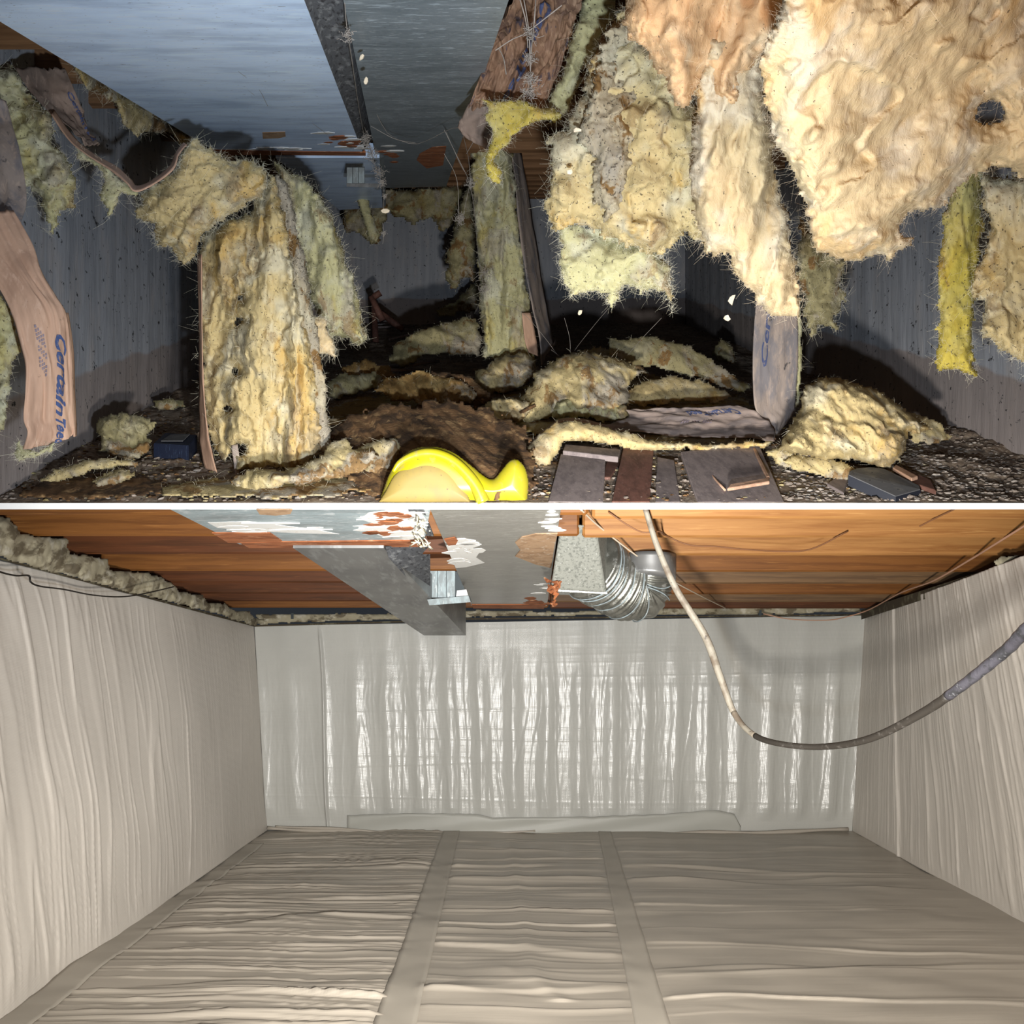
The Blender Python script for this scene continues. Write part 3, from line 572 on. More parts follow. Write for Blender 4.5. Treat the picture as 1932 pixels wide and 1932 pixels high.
fluff('insulation_scrap', 'short tilted yellow-green slab of wool hanging below the metal clip', 'insulation',
      [(668, 362), (690, 360), (702, 400), (718, 445), (710, 462), (695, 452), (682, 410)], (5.2, 0, 0), T=.08, wpx=10, step=2.5, rag=2.5, mat='wool_green', seed=79, amp=.5, fib=60)
# --- left: the big upright batt
lb = empty('insulation_batt', at(490, 895, 2.55), 'large upright batt of stained yellow wool standing left of centre', 'insulation')
fluff('wool', None, None, [(378, 440), (420, 420), (470, 405), (505, 330), (520, 330), (536, 400), (548, 470), (560, 540), (578, 600), (590, 660), (600, 720), (608, 780), (612, 830), (600, 872), (560, 890), (520, 888), (480, 892), (445, 896), (436, 850), (425, 880), (402, 850), (388, 800), (380, 700), (376, 600), (374, 500)],
      lambda X, Y: 2.62 - .0009 * (X - 480) * (X < 560) + .0 * Y, T=.10, wpx=26, step=3, rag=6, mat='wool', seed=83, amp=1.0, stretch=(.55, 2.6), parent=lb, fib=900, holes=[(452, 608, 5), (450, 560, 4), (446, 700, 6), (456, 850, 8), (430, 770, 4)])
fluff('dusty_side', 'brown-grey dusty side strip', None, [(516, 322), (545, 345), (560, 420), (578, 500), (592, 580), (606, 660), (618, 740), (622, 800), (628, 850), (598, 866), (590, 800), (580, 730), (568, 650), (550, 560), (534, 470), (524, 400)],
      (2.57, 0, 0), T=.05, wpx=14, step=3, rag=4, mat='wool_dusty', seed=89, amp=.45, stretch=(.5, 2.4), parent=lb, fib=250)
ribbon('paper_back', [(372, 480, 2.66, 380, 480, 2.60), (374, 600, 2.66, 381, 600, 2.60), (376, 720, 2.66, 383, 720, 2.6), (376, 800, 2.66, 390, 800, 2.58), (378, 850, 2.62, 396, 840, 2.56), (398, 915, 2.52, 414, 912, 2.5)], 'kraft', lb, 60, 8, .003, .003, 12, label='torn pinkish paper facing along the left edge')
ribbon('paper_scrap', [(436, 840, 2.5, 448, 838, 2.5), (440, 870, 2.5, 452, 872, 2.5), (444, 900, 2.5, 450, 902, 2.5)], 'kraft_grey', lb, 14, 5, .003, .003, 13)
fluff('insulation_batt', 'drooping greenish wool curtain right of the large upright batt', 'insulation',
      [(505, 300), (548, 318), (590, 350), (622, 395), (645, 450), (665, 520), (682, 580), (694, 640), (680, 652), (655, 640), (640, 635), (622, 640), (600, 600), (585, 560), (565, 480), (548, 400), (530, 340)],
      (2.95, .05, 0), T=.12, wpx=34, step=3.5, rag=6, mat='wool_green', seed=95, amp=.8, stretch=(.6, 2.4), fib=600)
fluff('insulation_scrap', 'white tuft of wool sticking out right of the large upright batt', 'insulation',
      [(582, 590), (612, 598), (622, 625), (632, 655), (634, 682), (622, 676), (612, 668), (600, 670), (588, 640)], (2.62, 0, 0), T=.03, wpx=14, step=2.5, rag=5, mat='wool_clean', seed=99, amp=.35, fib=180)
fluff('insulation_batt', 'pale flap of wool folded forward over the top of the large batt', 'insulation',
      [(264, 360), (300, 345), (330, 315), (350, 276), (368, 262), (400, 285), (440, 300), (480, 300), (505, 320), (510, 350), (492, 378), (470, 385), (455, 402), (425, 415), (398, 430), (378, 452), (368, 480), (348, 502), (332, 490), (322, 468), (300, 465), (290, 440), (292, 425), (270, 415), (248, 408), (252, 395), (272, 384)],
      (2.38, 0, .04), T=.07, wpx=40, step=3, rag=6, mat='wool', seed=105, amp=.75, fib=800)
# --- top left
ts = empty('paper_facing', at(100, 130, 2.2), 'grey-brown paper facing sagging from the joist at upper left', 'insulation')
o, g = ribbon('paper_sheet', [(28, 128, 2.20, 122, 128, 2.25), (60, 175, 2.2, 142, 175, 2.25), (100, 215, 2.2, 158, 212, 2.3), (140, 250, 2.2, 170, 248, 2.3), (160, 276, 2.2, 188, 272, 2.3)], 'kraft_dark', ts, 40, 20, .010, .002, 15)
text_on(g, 'CertainTeed', .78, .25, (-.05, .70), (.16, -.02), 'ink_dark', ts)
ribbon('paper_rim', [(98, 215, 2.14, 104, 208, 2.2), (130, 262, 2.12, 138, 256, 2.2), (165, 292, 2.10, 172, 286, 2.2), (210, 320, 2.08, 218, 312, 2.2), (240, 345, 2.06, 246, 336, 2.2), (256, 360, 2.06, 258, 350, 2.2), (290, 346, 2.08, 286, 340, 2.2), (325, 318, 2.10, 320, 312, 2.2), (336, 290, 2.14, 330, 288, 2.22), (352, 272, 2.2, 346, 268, 2.26)], 'kraft', ts, 80, 6, .002, .003, 16)
fluff('insulation_batt', 'ragged yellow wool hanging at upper left with a pointed tip', 'insulation',
      [(-60, 120), (30, 128), (60, 180), (98, 215), (108, 250), (98, 270), (118, 290), (138, 310), (150, 345), (138, 378), (150, 400), (130, 392), (112, 400), (104, 430), (98, 445), (88, 420), (76, 375), (55, 350), (40, 375), (20, 360), (-60, 340)],
      (2.28, 0, 0), T=.07, wpx=32, step=3.5, rag=7, mat='wool_green', seed=111, amp=.75, fib=600)
fluff('insulation_scrap', 'thin wisp of wool hanging below the paper rim at upper left', 'insulation',
      [(140, 270), (165, 292), (205, 318), (240, 345), (262, 362), (255, 374), (232, 362), (224, 375), (215, 400), (205, 408), (198, 388), (186, 372), (190, 350), (196, 332), (170, 308), (150, 300)],
      (2.18, 0, 0), T=.02, wpx=12, step=2.5, rag=5, mat='wool_green', seed=115, amp=.25, fib=250)
fluff('insulation_batt', 'dusty wool strip tucked along the left edge of the pale blue panel', 'insulation',
      [(140, 122), (160, 128), (210, 162), (262, 196), (310, 222), (352, 246), (366, 262), (352, 275), (335, 272), (322, 250), (300, 252), (272, 250), (262, 262), (245, 245), (228, 232), (218, 200), (200, 182), (160, 168), (148, 150)],
      lambda X, Y: 2.25 + .0045 * (X - 140), T=.05, wpx=14, step=2.6, rag=4, mat='wool_dirty', seed=121, amp=.45, fib=250)
# --- left edge: printed paper
pp = empty('paper_facing', at(90, 850, 1.78), 'long curled kraft paper facing with blue print at the left edge', 'insulation')
o, g = ribbon('paper_sheet', [(-80, 440, 1.75, 25, 395, 1.85), (-60, 480, 1.75, 62, 462, 1.82), (-20, 520, 1.74, 78, 510, 1.8), (8, 560, 1.73, 104, 556, 1.8), (26, 600, 1.72, 124, 590, 1.8), (38, 650, 1.72, 131, 640, 1.8), (46, 690, 1.72, 133, 690, 1.8), (46, 740, 1.72, 137, 740, 1.8), (44, 790, 1.72, 139, 790, 1.8), (52, 815, 1.72, 140, 815, 1.8), (44, 848, 1.72, 138, 822, 1.8)], 'kraft', pp, 110, 40, .008, .002, 21, (10, 1.2), bulge=.02)
text_on(g, 'CertainTeed', .66, .47, (-.14, .52), (.21, .03), 'ink', pp)
for k in range(4):
    text_on(g, 'llll ll lll', .30 + .035 * k, .44 + .012 * k, (-.03, .17), (.028, .0), 'ink_faint', pp, name='small_print')
ribbon('rolled_edge', [(120, 590, 1.80, 127, 590, 1.84), (130, 650, 1.8, 136, 650, 1.84), (133, 720, 1.8, 139, 720, 1.84), (137, 800, 1.8, 142, 800, 1.84), (138, 824, 1.8, 142, 822, 1.84)], 'kraft', pp, 40, 5, .001, .003, 22)
ribbon('paper_tail', [(-60, 160, 2.0, 12, 190, 2.05), (-60, 220, 2.0, 22, 230, 2.05), (-60, 290, 1.95, 38, 290, 2.0), (-60, 360, 1.9, 50, 372, 1.95), (-60, 420, 1.8, 40, 420, 1.88), (-70, 470, 1.78, 50, 460, 1.85)], 'kraft_grey', pp, 40, 14, .01, .002, 23)
fluff('insulation_scrap', 'grey-green wool clinging left of the printed paper at the left edge', 'insulation',
      [(-60, 540), (8, 560), (26, 600), (40, 640), (42, 670), (30, 675), (22, 700), (20, 740), (12, 780), (10, 815), (-60, 860)], (1.82, 0, 0), T=.04, wpx=20, step=3.5, rag=6, mat='wool_green', seed=127, amp=.5, fib=250)
fluff('insulation_scrap', 'pale tuft of wool below the hem of the printed paper', 'insulation',
      [(34, 828), (46, 845), (72, 848), (98, 838), (108, 832), (100, 850), (78, 856), (52, 866), (36, 874), (28, 862), (30, 842)], (1.74, 0, 0), T=.015, wpx=10, step=2.2, rag=4, mat='wool_green', seed=131, amp=.18, fib=180)
# --- right: grey paper strip standing under the tongue
gp = empty('paper_facing', at(1470, 800, 3.1), 'mouldy grey-brown paper strip standing upright below the peach tongue', 'insulation')
o, g = ribbon('paper_sheet', [(1428, 560, 2.9, 1502, 560, 2.92), (1424, 610, 2.95, 1505, 610, 2.98), (1421, 660, 2.98, 1506, 660, 3.0), (1421, 720, 3.0, 1504, 720, 3.02), (1426, 770, 3.0, 1500, 765, 3.05), (1448, 800, 3.0, 1502, 778, 3.05), (1458, 822, 3.0, 1470, 815, 3.05)], 'kraft_grey', gp, 60, 24, .006, .003, 31, (8, 1.5))
text_on(g, 'CertainTeed', .30, .44, (.16, -.95), (-.13, -.03), 'ink_dark', gp)
fluff('edge_wool', None, None, [(1500, 560), (1512, 560), (1514, 640), (1514, 700), (1510, 765), (1500, 775), (1502, 700), (1500, 620)], (3.06, 0, 0), T=.03, wpx=6, step=2.5, rag=3, mat='wool_green', seed=137, amp=.25, parent=gp, fib=60)

#@@HEAPS
# ================================================================ heaps of fallen wool on the upper floor
def heapD(yb, lean=.6):
    db = dU(yb); return lambda X, Y: db + lean * np.clip(yb - Y, -10, 400) * db / F
HP_ = [
 ('round brownish heap of fallen wool near the left concrete wall', [(182, 790), (212, 778), (250, 780), (282, 786), (296, 800), (280, 818), (286, 840), (268, 862), (235, 868), (205, 862), (186, 850), (192, 825), (180, 810)], 872, .06, 'wool_old_shaded', 141),
 ('small pale crumb of wool behind the navy block', [(292, 755), (312, 748), (340, 752), (350, 765), (330, 776), (300, 775), (288, 768)], 785, .03, 'wool_old_shaded', 143),
 ('low torn sheet of wool on the ground at lower left', [(70, 905), (100, 885), (150, 868), (200, 862), (262, 870), (265, 880), (220, 885), (180, 888), (130, 905), (90, 918)], 915, .03, 'wool_dirty', 145),
 ('tan triangular clump of wool on the ground at lower left', [(175, 910), (200, 890), (225, 882), (260, 892), (248, 905), (215, 918), (185, 922)], 925, .03, 'wool_dirty', 147),
 ('mound of clumped wool at the foot of the large batt', [(430, 905), (470, 880), (540, 885), (600, 862), (622, 835), (650, 825), (672, 850), (700, 845), (716, 858), (690, 890), (650, 900), (600, 912), (540, 918), (480, 930), (440, 925)], 925, .06, 'wool_dirty', 149),
 ('pale crumbly tuft of wool right of the large batt foot', [(596, 800), (612, 785), (640, 790), (650, 812), (668, 800), (694, 802), (682, 822), (658, 838), (630, 840), (604, 835)], 850, .05, 'wool_clean', 151),
 ('tan folded piece of wool left of the yellow plastic piece', [(662, 858), (690, 838), (715, 822), (742, 824), (756, 845), (752, 868), (735, 888), (700, 902), (672, 895)], 905, .05, 'wool_dirty', 153),
 ('rounded clump of wool under the slim central batt', [(892, 720), (900, 700), (925, 685), (950, 668), (985, 665), (1010, 680), (1012, 705), (1000, 720), (985, 735), (960, 742), (930, 745), (905, 740)], 745, .14, 'wool_dirty', 155),
 ('large tangled mound of wool in the middle of the floor', [(1000, 700), (1030, 690), (1060, 668), (1090, 662), (1130, 665), (1165, 672), (1200, 690), (1222, 700), (1200, 712), (1186, 725), (1188, 755), (1176, 785), (1130, 784), (1080, 778), (1045, 788), (1015, 796), (998, 804), (975, 792), (955, 780), (968, 756), (990, 740), (1002, 722)], 800, .15, 'wool_dirty', 157),
 ('flat yellow layer of wool behind the floor paper', [(1180, 740), (1210, 722), (1250, 706), (1285, 708), (1330, 720), (1370, 740), (1392, 752), (1350, 760), (1300, 758), (1250, 764), (1180, 768)], 770, .05, 'wool', 159),
 ('long yellow wool edge under the floor paper, above the planks', [(996, 838), (1020, 815), (1050, 795), (1090, 792), (1150, 805), (1210, 822), (1270, 832), (1330, 836), (1400, 832), (1460, 828), (1450, 842), (1380, 848), (1330, 852), (1280, 848), (1240, 852), (1180, 848), (1150, 838), (1110, 835), (1065, 838), (1050, 860), (1040, 880), (1010, 876), (996, 862)], 872, .045, 'wool', 161),
 ('big rounded heap of yellow wool beside the right wall', [(1462, 850), (1480, 812), (1506, 770), (1516, 722), (1560, 710), (1606, 716), (1655, 735), (1700, 765), (1745, 795), (1762, 812), (1735, 820), (1712, 818), (1712, 840), (1700, 868), (1680, 886), (1650, 878), (1600, 872), (1560, 868), (1510, 864)], 890, .20, 'wool', 163),
 ('flat crumbly spread of wool between the right heap and the right wall', [(1690, 780), (1730, 775), (1775, 800), (1800, 825), (1770, 840), (1725, 838), (1700, 815)], 845, .02, 'wool_dirty', 203),
 ('crumbled wool scattered before the right heap', [(1470, 870), (1500, 855), (1540, 862), (1590, 870), (1620, 885), (1605, 905), (1570, 905), (1540, 895), (1500, 890)], 908, .03, 'wool_dirty', 165),
 ('rolled old batt lying far back left of centre', [(732, 680), (745, 650), (780, 625), (830, 610), (880, 598), (905, 602), (912, 640), (905, 668), (880, 672), (850, 668), (800, 672), (760, 695)], 712, .14, 'wool_old_shaded', 167),
 ('dark old clump of wool lying far back on the left', [(612, 728), (640, 705), (700, 700), (722, 712), (715, 735), (670, 748), (620, 750)], 755, .08, 'wool_old_shaded', 169),
 ('brown sheet of wool on the ground in front of the rolled batt', [(722, 740), (760, 715), (820, 700), (880, 705), (925, 740), (930, 758), (900, 772), (860, 755), (800, 752), (760, 752)], 790, .08, 'leaf', 171),
 ('faint clump of wool in the far right corner beyond the paper sheet', [(1345, 660), (1358, 640), (1378, 645), (1390, 665), (1386, 690), (1360, 685), (1342, 672)], 700, .08, 'wool_old_shaded', 173),
 ('dark sheet of old wool deep in the shadow right of centre', [(1150, 640), (1230, 632), (1300, 650), (1360, 690), (1420, 730), (1400, 745), (1330, 720), (1260, 700), (1200, 690), (1140, 670)], 755, .05, 'wool_old_shaded', 175),
 ('small folded wool beneath the leaning scrap of paper, centre right', [(1040, 770), (1060, 752), (1100, 745), (1150, 755), (1185, 768), (1186, 795), (1160, 800), (1120, 790), (1070, 788), (1042, 790)], 812, .06, 'wool_green', 177),
 ('shadow-brown layer of wool left of the middle mound', [(700, 735), (730, 712), (790, 700), (850, 712), (880, 722), (905, 742), (885, 765), (840, 770), (790, 762), (740, 758)], 800, .06, 'wool_brown_shade', 183),
 ('dull wool lump lying between the large batt and the rolled batt', [(640, 690), (690, 676), (735, 690), (748, 715), (700, 722), (655, 716)], 738, .07, 'wool_brown_shade', 185),
 ('pale ragged edge of wool below the clump under the slim batt', [(905, 772), (930, 755), (965, 748), (1000, 752), (1008, 775), (985, 800), (950, 806), (920, 795)], 815, .06, 'wool', 187),
 ('tan shaded lump of wool just left of the floor paper wool edge', [(930, 805), (955, 790), (985, 798), (996, 825), (975, 838), (945, 832)], 850, .05, 'wool_brown_shade', 189),
 ('greenish ridge of wool behind the middle mound', [(1085, 668), (1120, 655), (1165, 662), (1215, 690), (1228, 705), (1190, 705), (1140, 690)], 730, .06, 'wool_dirty', 191),
 ('crumbled wool strewn left of the right heap behind the wide plank', [(1440, 850), (1475, 838), (1500, 850), (1525, 872), (1500, 888), (1465, 878)], 895, .03, 'wool_dirty', 193),
 ('thin matted wool carpet spread from the middle mound to the planks', [(900, 760), (960, 735), (1060, 700), (1200, 700), (1300, 715), (1400, 745), (1440, 775), (1460, 830), (1380, 850), (1240, 850), (1100, 830), (1010, 820), (930, 800)], 858, .035, 'wool_dirty', 195),
 ('tan matted wool spread before the large batt down to the deck edge', [(300, 915), (400, 900), (470, 905), (560, 900), (650, 895), (700, 905), (705, 925), (640, 936), (520, 940), (400, 940), (310, 934)], 938, .02, 'wool_dirty', 197),
 ('brown rotten litter at the far lower left of the dirty space', [(20, 935), (80, 905), (160, 892), (260, 895), (320, 910), (330, 930), (220, 940), (100, 942)], 940, .02, 'leaf', 199),
 ('shadow-brown matted layer between the large batt and the brown debris', [(615, 770), (680, 745), (760, 735), (850, 745), (900, 770), (880, 800), (780, 790), (690, 800), (630, 800)], 830, .035, 'wool_brown_shade', 201),
 ('small old clump of wool between slim batt and the far wall', [(820, 590), (850, 570), (880, 540), (905, 520), (908, 560), (905, 590), (870, 592), (835, 600)], 640, .1, 'wool_old_shaded', 179),
]
for lab, poly, yb, T, mt, sd_ in HP_:
    big = (max(p[0] for p in poly) - min(p[0] for p in poly)) > 150
    fluff('insulation_heap', lab, 'insulation', poly, (lambda X, Y: dU(np.maximum(Y, 600)) - .035) if sd_ in (195, 197, 199, 201) else heapD(yb), T=T, wpx=30 if big else 18, step=3 if not big else 3.4, rag=5, mat=mt, seed=sd_, amp=.95 if T > .05 else .5, fine=1.5, fib=0 if mt == 'leaf' else 70 if big else 20, fiblen=.6, back=.2)
# dark brown mound of rotten debris in the middle
fluff('debris_mound', 'dark brown layer of rotten bark and paper behind the yellow plastic piece', 'debris',
      [(620, 800), (690, 770), (760, 760), (840, 755), (920, 768), (985, 800), (1010, 850), (1010, 925), (960, 938), (700, 938), (640, 900)], heapD(938, 2.0), T=.03, wpx=90, step=3.4, rag=12, mat='leaf', seed=181, amp=1.0, fib=0, back=.1)

# floor paper sheet with blue print
fp = empty('paper_facing', at(1300, 835, 2.95), 'wide greyish paper facing lying over wool on the ground above the planks', 'insulation')
o, g = ribbon('paper_sheet', [(1178, 772, 3.10, 1395, 764, 3.04), (1186, 786, 3.05, 1440, 786, 2.98), (1150, 800, 2.99, 1460, 808, 2.92), (1112, 811, 2.94, 1462, 831, 2.86)], 'kraft_floor', fp, 30, 50, .012, .003, 35, (6, 2))
text_on(g, 'CertainTeed', .88, .12, (-.42, .06), (0, .16), 'ink_dark', fp)
text_on(g, 'llll lll lll', .62, .45, (-.2, .02), (0, .12), 'ink_faint', fp, name='small_print')
ribbon('paper_rim', [(996, 838, 2.9, 1000, 842, 2.86), (1025, 812, 2.95, 1030, 816, 2.9), (1058, 790, 3.0, 1062, 795, 2.95), (1100, 790, 3.0, 1104, 797, 2.95), (1160, 806, 3.0, 1162, 813, 2.93), (1240, 824, 2.95, 1241, 832, 2.88), (1330, 832, 2.92, 1331, 839, 2.86), (1400, 828, 2.95, 1402, 834, 2.9), (1462, 822, 2.96, 1464, 828, 2.9)], 'kraft', fp, 70, 6, .002, .003, 36)

#@@FLOORTHINGS
# ================================================================ planks, blocks, sticks
def fpt(px, py, h): return at(px, py, max(YF + .006, (HU - h) * F / (py - 484.0)))
def board(name, label, quad, hb, th, mat, cat='plank', group=None, tilt=0):
    """quad: near-left, near-right, far-right, far-left in pixels of the top face; hb height of its top over the floor"""
    q = [fpt(x, y, hb + (tilt if i > 1 else 0)) for i, (x, y) in enumerate(quad)]
    dn = np.array([0, 0, -th])
    o = MB().box8([p + dn for p in q] + q).build(name, M[mat]); tag(o, label, cat, group)
    b = o.modifiers.new('b', 'BEVEL'); b.width = .002; b.segments = 1; return o
board('wooden_plank', 'dusty grey plank lying nearest the yellow plastic piece', [(1034, 946), (1138, 947), (1142, 868), (1058, 856)], .026, .015, 'plank', tilt=.01)
board('wooden_plank', 'red-brown narrow plank, second from the yellow plastic piece', [(1154, 946), (1226, 946), (1233, 848), (1176, 844)], .034, .015, 'plank_red', tilt=.012)
board('wooden_plank', 'crumb-covered narrow plank between the red-brown one and the wide one', [(1236, 947), (1284, 947), (1272, 868), (1240, 862)], .018, .012, 'plank')
board('wooden_plank', 'wide dark plank at the right end of the plank row', [(1316, 947), (1480, 947), (1432, 838), (1284, 852)], .036, .018, 'plank', tilt=.012)
board('wooden_plank', 'short dark board lying crosswise behind the planks', [(1062, 850), (1166, 862), (1170, 848), (1066, 838)], .05, .02, 'plank')
board('wooden_plank', 'short dark offcut bridging the first two planks at their far ends', [(1138, 900), (1152, 900), (1172, 868), (1145, 866)], .012, .01, 'plank_red')
board('wood_strip', 'thin pale slat lying across the wide dark plank', [(1372, 921), (1452, 908), (1451, 901), (1378, 913)], .045, .01, 'stick', 'strip')
board('wood_strip', 'long edge slat lying along the wide dark plank', [(1446, 900), (1452, 898), (1424, 842), (1420, 844)], .045, .01, 'stick', 'strip')
board('wood_offcut', 'brown offcut lying behind the black block at lower right', [(1706, 905), (1766, 925), (1756, 905), (1690, 876)], .02, .015, 'plank_red', 'offcut')
board('wood_offcut', 'pale split of wood behind the black block at lower right', [(1684, 882), (1720, 902), (1732, 898), (1690, 876)], .034, .012, 'stick', 'offcut')
board('wood_offcut', 'grey splinter of wood left of the black block', [(1560, 912), (1592, 930), (1600, 905), (1580, 898)], .014, .01, 'plank', 'offcut')
def pole(name, label, a, b, r, mat, cat='stick'):
    m_ = MB().tube(spline([at(*a), (np.array(at(*a)) + at(*b)) / 2 + np.array([.006, 0, .004]), at(*b)], 8), r, 6); tag(m_.build(name, M[mat], smooth=True), label, cat)
board('leaning_slat', 'flat brown slat leaning upright in the debris behind the yellow plastic piece', [(763, 846), (776, 846), (800, 762), (790, 760)], .06, .008, 'stick', 'strip')
pole('twig', 'thin pale twig lying on the wide dark plank', (1290, 852, 2.72), (1368, 925, 2.27), .0035, 'stick')
rr = random.Random(12)
for k in range(16):
    x = rr.uniform(640, 960); y = rr.uniform(750, 870); a = rr.uniform(-.9, .3); L = rr.uniform(40, 110)
    d = dU(y + 10)
    o = MB().tube(spline([at(x, y, d - .05), at(x + L * .5 * math.cos(a), y + L * .5 * math.sin(a) * .6 - 3, d - .04), at(x + L * math.cos(a), y + L * math.sin(a) * .6, d + .0)], 7), .004 + .004 * rr.random(), 5).build('twig', M['leaf'], smooth=True)
    tag(o, 'dark twig in the brown debris behind the yellow plastic piece', 'twig', 'dark twigs in the brown debris')
for k in range(12):
    x = rr.uniform(625, 780); y = rr.uniform(615, 735); L = rr.uniform(60, 120); a = rr.uniform(-.35, .05); d = dU(y + 15)
    o = MB().tube([at(x, y, d), at(x + L, y + L * math.sin(a), d + .3)], .010, 5).build('lath', M['plank'], smooth=True)
    tag(o, 'dark lath lying in the far shadow left of the rolled batt', 'lath', 'dark laths in the far shadow')
lb_ = [((712, 700, 6.2), (704, 560, 6.4)), ((705, 560, 6.3), (718, 552, 6.3)), ((760, 622, 6.4), (718, 590, 6.4)), ((722, 605, 6.3), (700, 560, 6.3))]
kb = empty('wooden_bracket', at(712, 620, 6.3), 'dark wooden lever standing against the far wall left of centre', 'bracket')
for a, b in lb_: MB().tube([at(*a), at(*b)], .028, 7).build('arm', M['plank_red'], kb, smooth=True)

# black block with one rounded end
def block(name, label, top_px, hb, th, m_side, m_top, hin=3, cat='block'):
    q = [fpt(*p, hb) if len(p) == 2 else at(*p) for p in top_px]; n = len(q); t = empty(name, q[0] - np.array([0, 0, th]), label, cat); dn = np.array([0, 0, -th])
    MB().add([p + dn for p in q] + q, [tuple(range(n))[::-1], tuple(range(n, 2 * n))] + [(i, (i + 1) % n, (i + 1) % n + n, i + n) for i in range(n)]).build('block_body', M[m_side], t)
    c = sum(q) / n; q2 = [c + (p - c) * .985 + np.array([0, 0, .003]) for p in q]
    MB().add([p - np.array([0, 0, .004]) for p in q2] + q2, [tuple(range(n))[::-1], tuple(range(n, 2 * n))] + [(i, (i + 1) % n, (i + 1) % n + n, i + n) for i in range(n)]).build('block_top', M[m_top], t); return t
block('black_block', 'black block with dusty grey top and rounded corner at lower right', [(1690, 938, 2.215), (1737, 925, 2.27), (1735, 918, 2.30), (1668, 886, 2.42), (1655, 884, 2.42), (1640, 883, 2.41), (1616, 885, 2.38), (1604, 890, 2.34), (1600, 897, 2.31)], .055, .032, 'black_box', 'black_top')
nb_ = block('navy_block', 'dark navy block on the ground left of the large batt', [(290, 838), (356, 842), (372, 822), (312, 818)], .05, .09, 'navy_box', 'navy_box')
shard('top_label', [(304, 833), (345, 833), (358, 820), (322, 821)], 0, 'black_top', nb_, lambda x, y, h: fpt(x, y, .056))['label'] = 'pale worn plate on top'

# yellow plastic piece: domed shell with a raised rim and a second lobe
def lathe_shell(outline, d, depth, name, mat, parent, inset=.0):
    """closed bulging solid whose front outline is given (pixels at depth d)"""
    P = np.array(outline, float); c = np.array([P[:, 0].mean(), P[:, 1].max()]); V = []; rings = 9; n = len(P)
    for k in range(rings):
        a = k / (rings - 1) * math.pi; sc = math.sin(a) ** .55 if 0 < k < rings - 1 else 0.05
        for x, y in P: V.append(at(c[0] + (x - c[0]) * sc, c[1] + (y - c[1]) * sc, d - depth * math.cos(a)))
    Fc = [(k * n + i, k * n + (i + 1) % n, (k + 1) * n + (i + 1) % n, (k + 1) * n + i) for k in range(rings - 1) for i in range(n)]
    Fc += [tuple(range(n))[::-1], tuple((rings - 1) * n + i for i in range(n))]
    return mesh(name, V, Fc, M[mat], parent)
yo = empty('yellow_plastic_piece', at(850, 949, 2.24), 'bright yellow moulded plastic piece with curved rim at the bottom centre', 'plastic piece')
sil = spline([(712, 949), (722, 925), (735, 892), (756, 862), (785, 845), (822, 842), (856, 853), (888, 876), (912, 896), (930, 903), (946, 886), (962, 868), (978, 867), (992, 884), (998, 912), (995, 949)], 70)
fluff('shell', None, None, [tuple(p) for p in sil], (2.25, 0, 0), T=.05, wpx=34, step=1.6, rag=0, mat='yellow_plastic', seed=1, amp=0, parent=yo, fib=0, back=.6)
dish = spline([(712, 949), (728, 925), (744, 896), (772, 876), (806, 868), (840, 878), (864, 900), (882, 930), (888, 949)], 40)
fluff('dusty_cap', 'dusty tan-yellow face inside the rim', None, [tuple(p) for p in dish], (2.215, 0, 0), T=.02, wpx=30, step=1.6, rag=0, mat='yellow_dusty', seed=1, amp=0, parent=yo, fib=0, back=.6)
rim = spline([(742, 890), (756, 872), (786, 858), (818, 856), (850, 868), (876, 890), (898, 918), (912, 948)], 48)
MB().tube(at(rim[:, 0], rim[:, 1], np.full(48, 2.21)), np.concatenate([np.linspace(.006, .015, 18), np.linspace(.015, .021, 30)]), 14).build('raised_rim', M['yellow_plastic'], yo, smooth=True)

#@@GRAVEL
# ================================================================ gravel
def stone_mesh(seed, mat):
    bm = bmesh.new(); bmesh.ops.create_icosphere(bm, subdivisions=1, radius=1.0); r = random.Random(seed)
    sx, sy, sz = r.uniform(.7, 1.3), r.uniform(.7, 1.2), r.uniform(.35, .65)
    for v in bm.verts: v.co = Vector((v.co.x * sx, v.co.y * sy, v.co.z * sz)) * r.uniform(.8, 1.15)
    me = bpy.data.meshes.new('stone'); bm.to_mesh(me); bm.free(); me.materials.append(M[mat]); return me
SM = [stone_mesh(i, ['stone', 'stone', 'stone_pale', 'stone_dark', 'stone', 'stone_dark'][i % 6]) for i in range(12)]
rs = np.random.RandomState(31)
def ground_z(x, y): return zU(x, y) + float(np.maximum(bumpU(np.array(x), np.array(y)), -.012))
def rpx(side):
    if side == 0: x, y = rs.uniform(1480, 1940), rs.uniform(800, 948)
    elif side == 1: x, y = rs.uniform(0, 720), rs.uniform(850, 948)
    else: x, y = rs.uniform(990, 1330), rs.uniform(880, 948)
    return x, y
n_st = 0
while n_st < 300:
    x, y = rpx(rs.choice([0, 0, 0, 1, 1, 2])); d = dU(y); X_ = (x - 966) / F * d
    if d > 3.6 or X_ > 1.82 or d < YF + .03: continue
    o = bpy.data.objects.new('stone', SM[rs.randint(12)]); C.objects.link(o); o.parent = fl; s = rs.uniform(.007, .015)
    o.scale = (s, s, s); o.rotation_euler = (rs.uniform(-.4, .4), rs.uniform(-.4, .4), rs.uniform(0, 6))
    o.location = (X_, d - YF, ground_z(X_, d) + s * .15 - zU(0, YF)); n_st += 1
